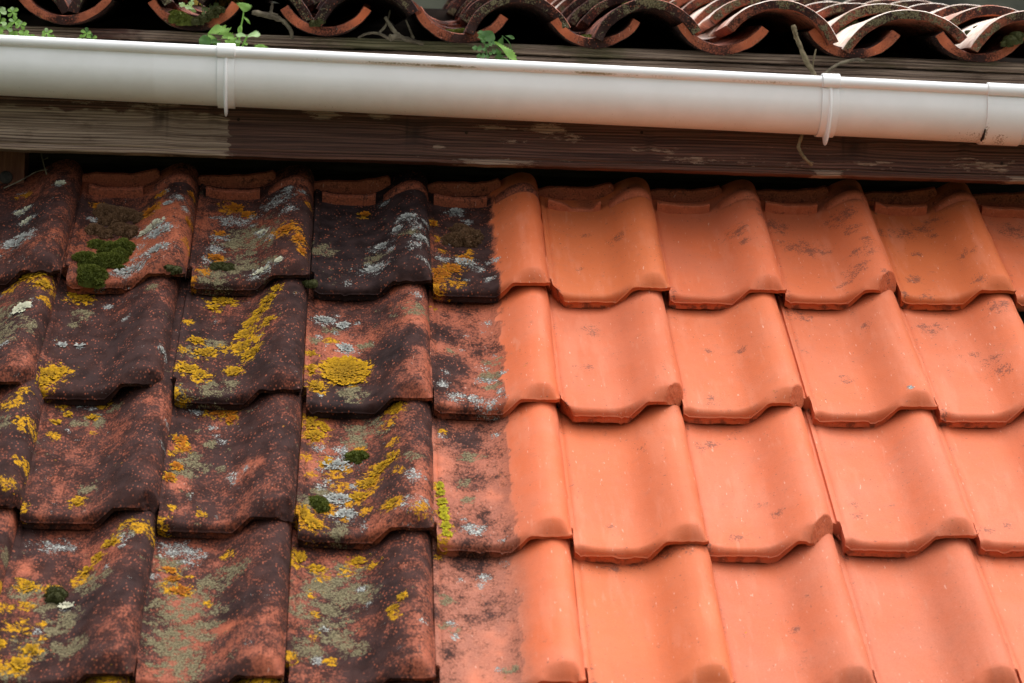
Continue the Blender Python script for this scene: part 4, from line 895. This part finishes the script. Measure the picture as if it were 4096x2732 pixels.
for i, (cx, zb) in enumerate(CH):
    w = .170 + .006 * (R2.random() - .5); y0 = .150 + .012 * (R2.random() - .5); tilt = (R2.random() - .5) * .05
    dep = .047
    for k in range(0, 6):
        if k == 0 and i in (0, 9): continue
        adv = k * .285 + (R2.random() - .5) * .03 * (k > 0)
        b = np.array([cx, y0, zb]) + UP2 * adv + np.array([0, 0, .004 * (k > 0)])
        zt = b[2] + dep
        A = (b[0] - w / 2 + .004 * (R2.random() - .5), b[1], zt - tilt * w / 2); B = (b[0] + w / 2, b[1], zt + tilt * w / 2)
        pale = i in (6, 7, 8) and k > 0
        o = canal("canal_tile", A, B, dep, False, .42, P2 - .045 if k == 0 else P2 - .050, .0180, 100 + i * 10 + k, 0, dark=(.42 if not pale else -.2), dust=(.2 if not pale else 1.6), raw_end=.15, endstain=(.85 if i in (2, 5) else .60), hue=.2)
        CHF[(i, k)] = o
        tag(o, CHL[i] if k == 0 else "channel tile %d courses behind the eave in the %s gully from the left" % (k, ORD[i]), "canal tile", "upturned channel tiles of the upper roof")
# covers: left corner, right corner, height at the front
CV = {0: ((-1.04, .486), (-.86, .490), .062), 1: ((-.866, .488), (-.676, .512), .062), 2: ((-.640, .520), (-.424, .488), .064), 3: ((-.424, .478), (-.232, .510), .062), 4: ((-.148, .474), (.046, .488), .064),
      5: ((.086, .470), (.286, .489), .062), 6: ((.330, .497), (.538, .473), .062), 7: ((.547, .465), (.783, .494), .062), 8: ((.782, .472), (1.006, .486), .062)}
CVL = {0: "cover tile cut off by the top left corner", 1: "dark cover tile with a mossy edge lying over the algae-rimmed channel", 2: "long brown cover tile above the grey snapped twig", 3: "cover tile with a moss-tipped left end over the two dead branches", 4: "reddish brown cover tile above the shaded leafy weed",
       5: "ochre edged cover tile crowned with a strip of green moss", 6: "sandy cover tile whose right end hangs low beside the upright twig", 7: "big pale pink-topped cover tile with a white streak on its edge", 8: "rightmost pale cover tile with a moss pad on its left end"}
CVF = {}
for i, (a, b, h) in CV.items():
    y0 = .150 + .02 * (R2.random() - .5)
    if i in (6, 8): y0 -= .012
    for k in range(0, 7 if i >= 4 else 6):
        adv = k * .255 + (R2.random() - .5) * .04 * (k > 0); d = UP2 * adv
        lift = .012 * min(k, 1)
        rl = (R2.random() - .5) * .03 * (k > 0); sx = (R2.random() - .5) * .022 * (k > 0)
        if k: m = .5 * (a[1] + b[1]); A = (a[0] + sx + .004, y0 + d[1], m + (a[1] - m) * .35 + d[2] + lift - rl * .5); B = (b[0] + sx, y0 + d[1], m + (b[1] - m) * .35 + d[2] + lift + rl * .5)
        else: A = (a[0], y0, a[1]); B = (b[0], y0, b[1])
        pale = i >= 6 or (i == 5 and k > 3)
        mid_pale = i in (4, 5)
        o = canal("canal_tile", A, B, h - (.006 if k else 0) + .004 * (R2.random() - .5), True, .40, P2 - (.050 if k == 0 else .055), .0190, 300 + i * 10 + k, (R2.random() - .5) * .05, dark=(-.1 if pale else .40 if mid_pale else .60), dust=(1.4 + .5 * R2.random() if pale else .75 if mid_pale else .4),
                  raw_end=(.25 if (i + k) % 4 == 0 else 0), endstain=.45, hue=.25, taper=.86)
        CVF[(i, k)] = o
        tag(o, CVL[i] if k == 0 else "cover tile %d courses behind the eave on the %s ridge from the left" % (k, ORD[i]), "canal tile", "arched cover tiles of the upper roof")
zr = lambda y: .445 + (y - .15) * math.tan(P2) - .035
plane("upper_roof_deck", [(-1.7, .23, zr(.23)), (1.9, .23, zr(.23)), (1.9, 1.95, zr(1.95)), (-1.7, 1.95, zr(1.95))], M_DECK)
plane("dark_void_back", [(-1.7, .46, .2), (1.9, .46, .2), (1.9, .46, .48), (-1.7, .46, .48)], M_DECK)  # dark sheet added to close the void behind the eave tiles
mb = MB(); mb.box((-4, 5.2, -3.39), (7, 5.6, 4.2)); tag(mb.build("stone_wall", M_STONE), "blurred grey mossy wall far behind the upper roof", "wall")

plane("dark_void_sheet", [(-1.7, 1.2, .2), (1.9, 1.2, .2), (1.9, 1.2, .752), (-1.7, 1.2, .762)], M_DECK)  # dark sheet added so gaps between the canal tiles look black
# ------------------------------------------------------------------ twigs
def twig(parts, label, mat, seed, rough=.5):
    mb = MB()
    for pts, r0, r1 in parts:
        q = spline(pts, 6); mb.tube(q, np.linspace(r0, r1, len(q)) * (1 + .25 * np.array([vnoise(np.array([k * .7]), np.array([seed]), seed)[0] - .5 for k in range(len(q))])), 9, seed, rough)
    return tag(mb.build("twig", mat, None, 60), label, "twig")
twig([([(-.534, .145, .495), (-.502, .152, .491), (-.479, .158, .484), (-.465, .165, .470), (-.461, .17, .453)], .0055, .0030), ([(-.498, .150, .515), (-.501, .152, .490)], .0026, .0032), ([(-.505, .150, .497), (-.488, .152, .492)], .0022, .0030)], "grey snapped twig sticking out left of the dark cover tile", M_TWIG, 1)
twig([([(-.293, .185, .503), (-.279, .18, .481), (-.268, .177, .467)], .0030, .0048), ([(-.283, .172, .462), (-.268, .18, .466), (-.247, .19, .463), (-.222, .20, .459)], .0062, .0035), ([(-.255, .188, .500), (-.247, .19, .482), (-.240, .192, .466)], .0014, .0030)], "stub of dead branch lying on the plank beneath the two covers", M_TWIG, 2)
twig([([(-.342, .175, .461), (-.325, .178, .470), (-.304, .18, .471), (-.285, .185, .463)], .0020, .0030), ([(-.304, .18, .471), (-.290, .19, .492), (-.284, .2, .52)], .0024, .0016)], "thin curved dead branch left of the branch stub", M_TWIG, 3)
twig([([(.452, .128, .500), (.457, .131, .485), (.464, .135, .469), (.479, .14, .438), (.502, .15, .404)], .0048, .0042), ([(.455, .127, .489), (.460, .128, .478), (.467, .131, .464)], .0022, .0012)], "upright pale twig rising from the gutter to its sawn tip", M_TWIG2, 4)
twig([([(.4985, .148, .461), (.494, .146, .440), (.490, .144, .415)], .0014, .0022)], "short thin twig standing beside the upright pale twig", M_TWIG2, 6)
twig([([(.507, .15, .405), (.520, .15, .420), (.535, .15, .431), (.553, .155, .440), (.574, .16, .446), (.592, .165, .447)], .0032, .0030)], "curved dark twig hugging the underside of the clean channel tile", M_TWIG, 7)
twig([([(.483, .168, .330), (.478, .17, .306), (.4715, .17, .283), (.478, .173, .270), (.488, .176, .259), (.499, .182, .251)], .0036, .0030), ([(.494, .178, .2545), (.501, .176, .2555)], .0016, .0007)], "bent bare twig hanging in front of the fascia below the gutter", M_TWIG2, 5)
twig([([(-.925, .29, .262), (-.915, .29, .225), (-.905, .30, .195)], .0013, .0017), ([(-.918, .29, .238), (-.909, .29, .242)], .0008, .0012)], "dry brown stem in the dark gap right of the timber post", M_TWIG, 9)
twig([([(-.985, .27, .180), (-.955, .275, .196), (-.93, .29, .215), (-.91, .3, .222)], .0012, .0010)], "thin dead runner crossing the foot of the timber post", M_TWIG, 10)
# curled dead leaves by the post
M_DEAD = simple("dead_leaf_skin", (0.16, 0.11, 0.06), (0.34, 0.27, 0.17), 60, .8, .4, .001)

# ------------------------------------------------------------------ small plants
def leaf_mesh(size, width, kind, seed, cup=.25, bend=.25, fold=0.0):
    R = random.Random(seed); nt, V = 22, []
    ph = R.random() * 6
    for i in range(nt + 1):
        t = i / nt
        if kind == 'fan': w = (t ** .75) * (1 - t ** 7) * 1.0 + .02
        elif kind == 'oval': w = math.sin(math.pi * min(1, t * .93 + .05)) ** .75
        elif kind == 'lobed': w = (.20 + .80 * abs(math.sin(t * math.pi * 2.9 + .2)) ** 1.1) * math.sin(math.pi * (t * .93 + .05)) ** .5 * (.65 + .5 * t)
        else: w = math.sin(math.pi * min(1, t * .9 + .06)) ** .6 * (.75 + .3 * math.cos(t * 17 + ph))
        tooth = (.20 if kind != 'oval' else .03) * (1 if i % 2 else -1)
        for s in (-1, -.5, 0, .5, 1):
            ww = w * width * .5 * (1 + tooth * (abs(s) == 1)) * (1 + .12 * math.sin(ph + t * 5) * s)
            x = s * ww; y = t * size + (abs(s) == 1) * tooth * .1 * size
            z = cup * abs(x) ** 1.5 / max(size, 1e-4) ** .5 - bend * (t * size) ** 2 / size + .03 * size * math.sin(9 * t + s * 2 + ph)
            V.append((x, y, z))
    return V, grid_faces(nt + 1, 5)
def plant(label, stems, leaves, matl, base, cat='plant', seedg=0):
    e_ = empty("weed", base); tag(e_, label, cat)
    b = np.array(base)
    for k, (pts, r0, r1) in enumerate(stems):
        q = spline([np.array(p) - b for p in pts], 6); mb = MB(); mb.tube(q, np.linspace(r0, r1, len(q)), 7); mb.build("stem", matl, e_, 70)
    for k, (pos, size, width, kind, direction, normal, *mt) in enumerate(leaves):
        V, F = leaf_mesh(size, width, kind, seedg + k * 7 + 1)
        y = Vector(direction).normalized(); z = Vector(normal); z = (z - y * z.dot(y)).normalized(); x = y.cross(z)
        M = Matrix((x, y, z)).transposed()
        o = mesh("leaf", [M @ Vector(v) for v in V], F, mt[0] if mt else matl, e_, 180)
        o.location = Vector(pos) - Vector(base)
    return e_
FR = (0, -1, .35)
# spiny weeds by the left bracket
plant("tall spiny-leaved weed with a fan of pale leaves behind the left gutter bracket", [([(-.562, .14, .405), (-.556, .14, .435), (-.555, .142, .455), (-.551, .143, .480), (-.5485, .143, .5)], .0024, .0013), ([(-.560, .13, .405), (-.548, .13, .430), (-.541, .128, .447)], .0026, .0020)],
      [((-.5485, .142, .494), .018, .036, 'fan', (.15, -.1, 1), (.1, -1, -.25)), ((-.549, .142, .486), .018, .005, 'oval', (.8, -.2, -.75), FR), ((-.556, .14, .452), .018, .009, 'oval', (.15, -.2, .9), FR), ((-.541, .127, .446), .024, .026, 'fan', (.95, -.2, .35), (-.2, -.75, .7), M_LEAFP), ((-.541, .127, .446), .020, .018, 'fan', (-.95, -.1, .30), (.2, -.8, .6), M_LEAFP), ((-.550, .128, .436), .012, .009, 'fan', (-1, -.2, .2), FR, M_LEAFP), ((-.547, .128, .434), .008, .008, 'fan', (1, -.2, -.2), FR)], M_LEAF, (-.560, .14, .400), seedg=3)
plant("jagged light green weed leaning left of the gutter bracket", [([(-.578, .14, .405), (-.575, .14, .425), (-.576, .142, .455)], .0016, .0010)],
      [((-.574, .138, .444), .026, .026, 'tooth', (-.45, -.15, .8), FR), ((-.573, .136, .448), .022, .019, 'tooth', (.55, -.3, -.65), FR), ((-.577, .136, .441), .019, .016, 'tooth', (.1, -.3, -1), FR), ((-.574, .134, .428), .016, .014, 'tooth', (.2, -.3, -1), FR)], M_LEAF, (-.578, .14, .400), seedg=11)
plant("round-leaved green weed poking over the rim left of the jagged weed", [([(-.590, .14, .405), (-.597, .14, .425), (-.604, .142, .440), (-.612, .142, .452)], .0014, .0008)],
      [((-.612, .138, .452), .028, .026, 'fan', (.85, -.2, .45), FR), ((-.612, .137, .452), .022, .019, 'fan', (.55, -.3, -.75), FR), ((-.618, .13, .447), .027, .023, 'oval', (.1, -.3, -1), (-.2, -1, .2), M_LEAFD), ((-.606, .136, .443), .022, .013, 'tooth', (.9, -.3, -.6), FR, M_LEAFD)], M_LEAF, (-.590, .14, .400), seedg=21)
plant("single rounded leaf peeping over the gutter rim right of the left bracket", [([(-.515, .14, .405), (-.513, .14, .418)], .0012, .0008)], [((-.518, .14, .414), .022, .034, 'fan', (.1, -.2, 1), (0, -1, .2))], M_LEAF, (-.515, .14, .400), seedg=5)
# clumps at the far left
def clover(label, spots, stems, base, sg, mt):
    lv = []
    R = random.Random(sg)
    for (x, z, s) in spots:
        n = 5 if s < .017 else 4
        for k in range(n):
            a = math.radians(90 + (k - (n - 1) / 2) * (64 if n == 5 else 62) + R.uniform(-12, 12))
            lv.append(((x, .136 + R.random() * .012, z), s * R.uniform(.55, .75), s * .62, 'fan', (math.cos(a), -.3, math.sin(a)), (R.uniform(-.3, .3), -1, R.uniform(.2, .6)), mt[R.random() < .3]))
    return plant(label, stems, lv, mt[0], base, seedg=sg)
clover("lush clump of small lobed leaves at the left edge above the gutter", [(-.984, .480, .020), (-.962, .481, .016), (-.983, .460, .018), (-.957, .463, .016), (-.972, .450, .019), (-.947, .457, .016), (-.985, .438, .020), (-.960, .437, .018), (-.941, .436, .022), (-.930, .431, .018)],
       [([(-.972, .145, .41), (-.966, .145, .44), (-.960, .145, .478)], .0014, .0008), ([(-.975, .145, .41), (-.985, .145, .45), (-.984, .145, .478)], .0014, .0008), ([(-.96, .145, .41), (-.945, .145, .435)], .0014, .001)], (-.972, .145, .400), 31, (M_LEAF, M_LEAFP))
clover("small lobed seedling, second from the left along the gutter rim", [(-.900, .444, .016), (-.890, .434, .013), (-.918, .432, .013), (-.926, .436, .010)], [([(-.905, .145, .41), (-.902, .145, .440)], .001, .0007)], (-.905, .145, .400), 41, (M_LEAF, M_LEAFP))
clover("small lobed seedling standing under the second channel tile", [(-.829, .446, .015), (-.820, .437, .014), (-.838, .434, .013)], [([(-.835, .145, .41), (-.829, .145, .443)], .001, .0007)], (-.835, .145, .400), 47, (M_LEAF, M_LEAFD))
# dark shaded weed in the middle
plant("dark lobed weed growing in shade below the fourth eave channel", [([(-.098, .14, .40), (-.106, .14, .425), (-.110, .143, .445), (-.116, .146, .468)], .0022, .0009), ([(-.066, .14, .40), (-.067, .14, .425)], .0018, .0012), ([(-.058, .15, .43), (-.066, .15, .455), (-.080, .15, .468)], .0010, .0008), ([(-.092, .14, .405), (-.092, .14, .425)], .001, .0008)],
      [((-.102, .137, .425), .024, .014, 'lobed', (-.9, -.2, .1), FR), ((-.104, .136, .430), .020, .013, 'lobed', (.9, -.2, .45), FR), ((-.108, .138, .437), .026, .015, 'lobed', (-.95, -.2, .25), FR), ((-.110, .138, .444), .020, .014, 'lobed', (.85, -.2, .5), FR), ((-.113, .140, .450), .026, .018, 'lobed', (-.25, -.1, 1), FR),
       ((-.094, .15, .458), .032, .026, 'oval', (-.75, 0, .5), FR), ((-.094, .134, .452), .052, .024, 'fan', (.85, -.15, -.52), (.2, -.9, .5), M_LEAF), ((-.074, .15, .468), .018, .010, 'fan', (1, -.1, -.15), FR), ((-.078, .152, .466), .020, .018, 'fan', (-.35, 0, -.9), FR), ((-.068, .139, .421), .014, .010, 'fan', (-.9, -.2, .1), FR), ((-.088, .138, .438), .022, .016, 'tooth', (.25, -.2, -1), FR), ((-.086, .138, .410), .012, .012, 'tooth', (.6, -.2, .5), FR)], M_LEAFD, (-.098, .14, .396), seedg=51)
# seedlings and moss in the second channel
plant("pale glaucous seedling growing in the mossy channel tile", [([(-.628, .24, .50), (-.630, .236, .520), (-.634, .235, .545)], .0012, .0008)],
      [((-.640, .215, .508), .034, .013, 'lobed', (-.8, -.3, .45), FR), ((-.628, .225, .503), .030, .013, 'lobed', (.35, -.2, 1), FR), ((-.622, .225, .508), .030, .014, 'lobed', (.75, -.2, .8), FR), ((-.650, .22, .512), .026, .012, 'lobed', (.1, -.2, 1), FR)], M_LEAFP, (-.628, .24, .490), seedg=61)
mb = MB(); R3 = random.Random(4)
for k in range(150):
    x = -.605 + R3.uniform(-.045, .04); y = .30 + R3.uniform(-.05, .08); z = .505 + (y - .15) * .24; h = R3.uniform(.018, .032)
    t = R3.uniform(-.006, .006); mb.tube([(x, y, z), (x + t * .4, y, z + h * .6), (x + t, y - .002, z + h)], [.0006, .0005, .0008], 4)
tag(mb.build("moss_stalks", M_SPORE, None, 70), "golden spore stalks rising from the moss in the channel tile", "moss", None, "stuff")
UPN = Vector((0, -math.sin(P2) * .4 - .35, 1)).normalized()
def mossn(pts, mat, sd, label, bl=.005): return moss("moss_clump", pts, mat, sd, label, UPN, bl)
mossn([((-.668, .165, .482), .016, .014), ((-.655, .162, .477), .013, .012), ((-.676, .175, .490), .010, .010)], M_MOSS, 40, "bright green moss mound in the left of the seedling-filled channel")
mossn([((-.634, .152, .476), .010, .007), ((-.620, .152, .482), .010, .007), ((-.606, .152, .490), .010, .008), ((-.594, .153, .499), .008, .007)], M_MOSSD, 41, "knobbly olive moss ribbon along the right of the seedling-filled channel", .0035)
mossn([((-.420, .153, .480), .009, .007), ((-.412, .153, .485), .008, .007)], M_MOSSD, 42, "moss on the left tip of the cover over the dead branches", .003)
mossn([((.160, .168, .536), .012, .005), ((.180, .170, .540), .012, .005), ((.200, .170, .540), .012, .005), ((.220, .170, .536), .010, .004)], M_MOSS, 43, "strip of green moss on the crown of the ochre cover tile", .004)
mossn([((-.145, .36, .508), .026, .014), ((-.12, .40, .516), .022, .012), ((-.165, .38, .515), .016, .01)], M_MOSS, 44, "yellow-green moss inside the channel above the shaded weed", .006)
mossn([((.865, .142, .487), .014, .010), ((.874, .144, .496), .011, .009), ((.852, .142, .481), .009, .006)], M_MOSSD, 45, "rounded dark moss pad on the rightmost cover tile", .003)
mossn([((.085, .20, .477), .014, .008), ((.072, .21, .475), .010, .006)], M_MOSS, 46, "small moss patch tucked in the stained channel tile", .004)
mossn([((.835, .26, .535), .010, .006), ((.855, .26, .543), .010, .006), ((.875, .262, .549), .010, .006), ((.815, .262, .526), .009, .005), ((.90, .262, .555), .010, .005)], M_MOSSD, 47, "line of moss between the two pale cover tiles at the right", .0035)
mossn([((.577, .40, .548), .012, .006), ((.598, .40, .560), .012, .006), ((.620, .40, .572), .010, .006)], M_MOSSD, 48, "line of moss on the edge of the pink-topped cover's upper neighbour", .0035)
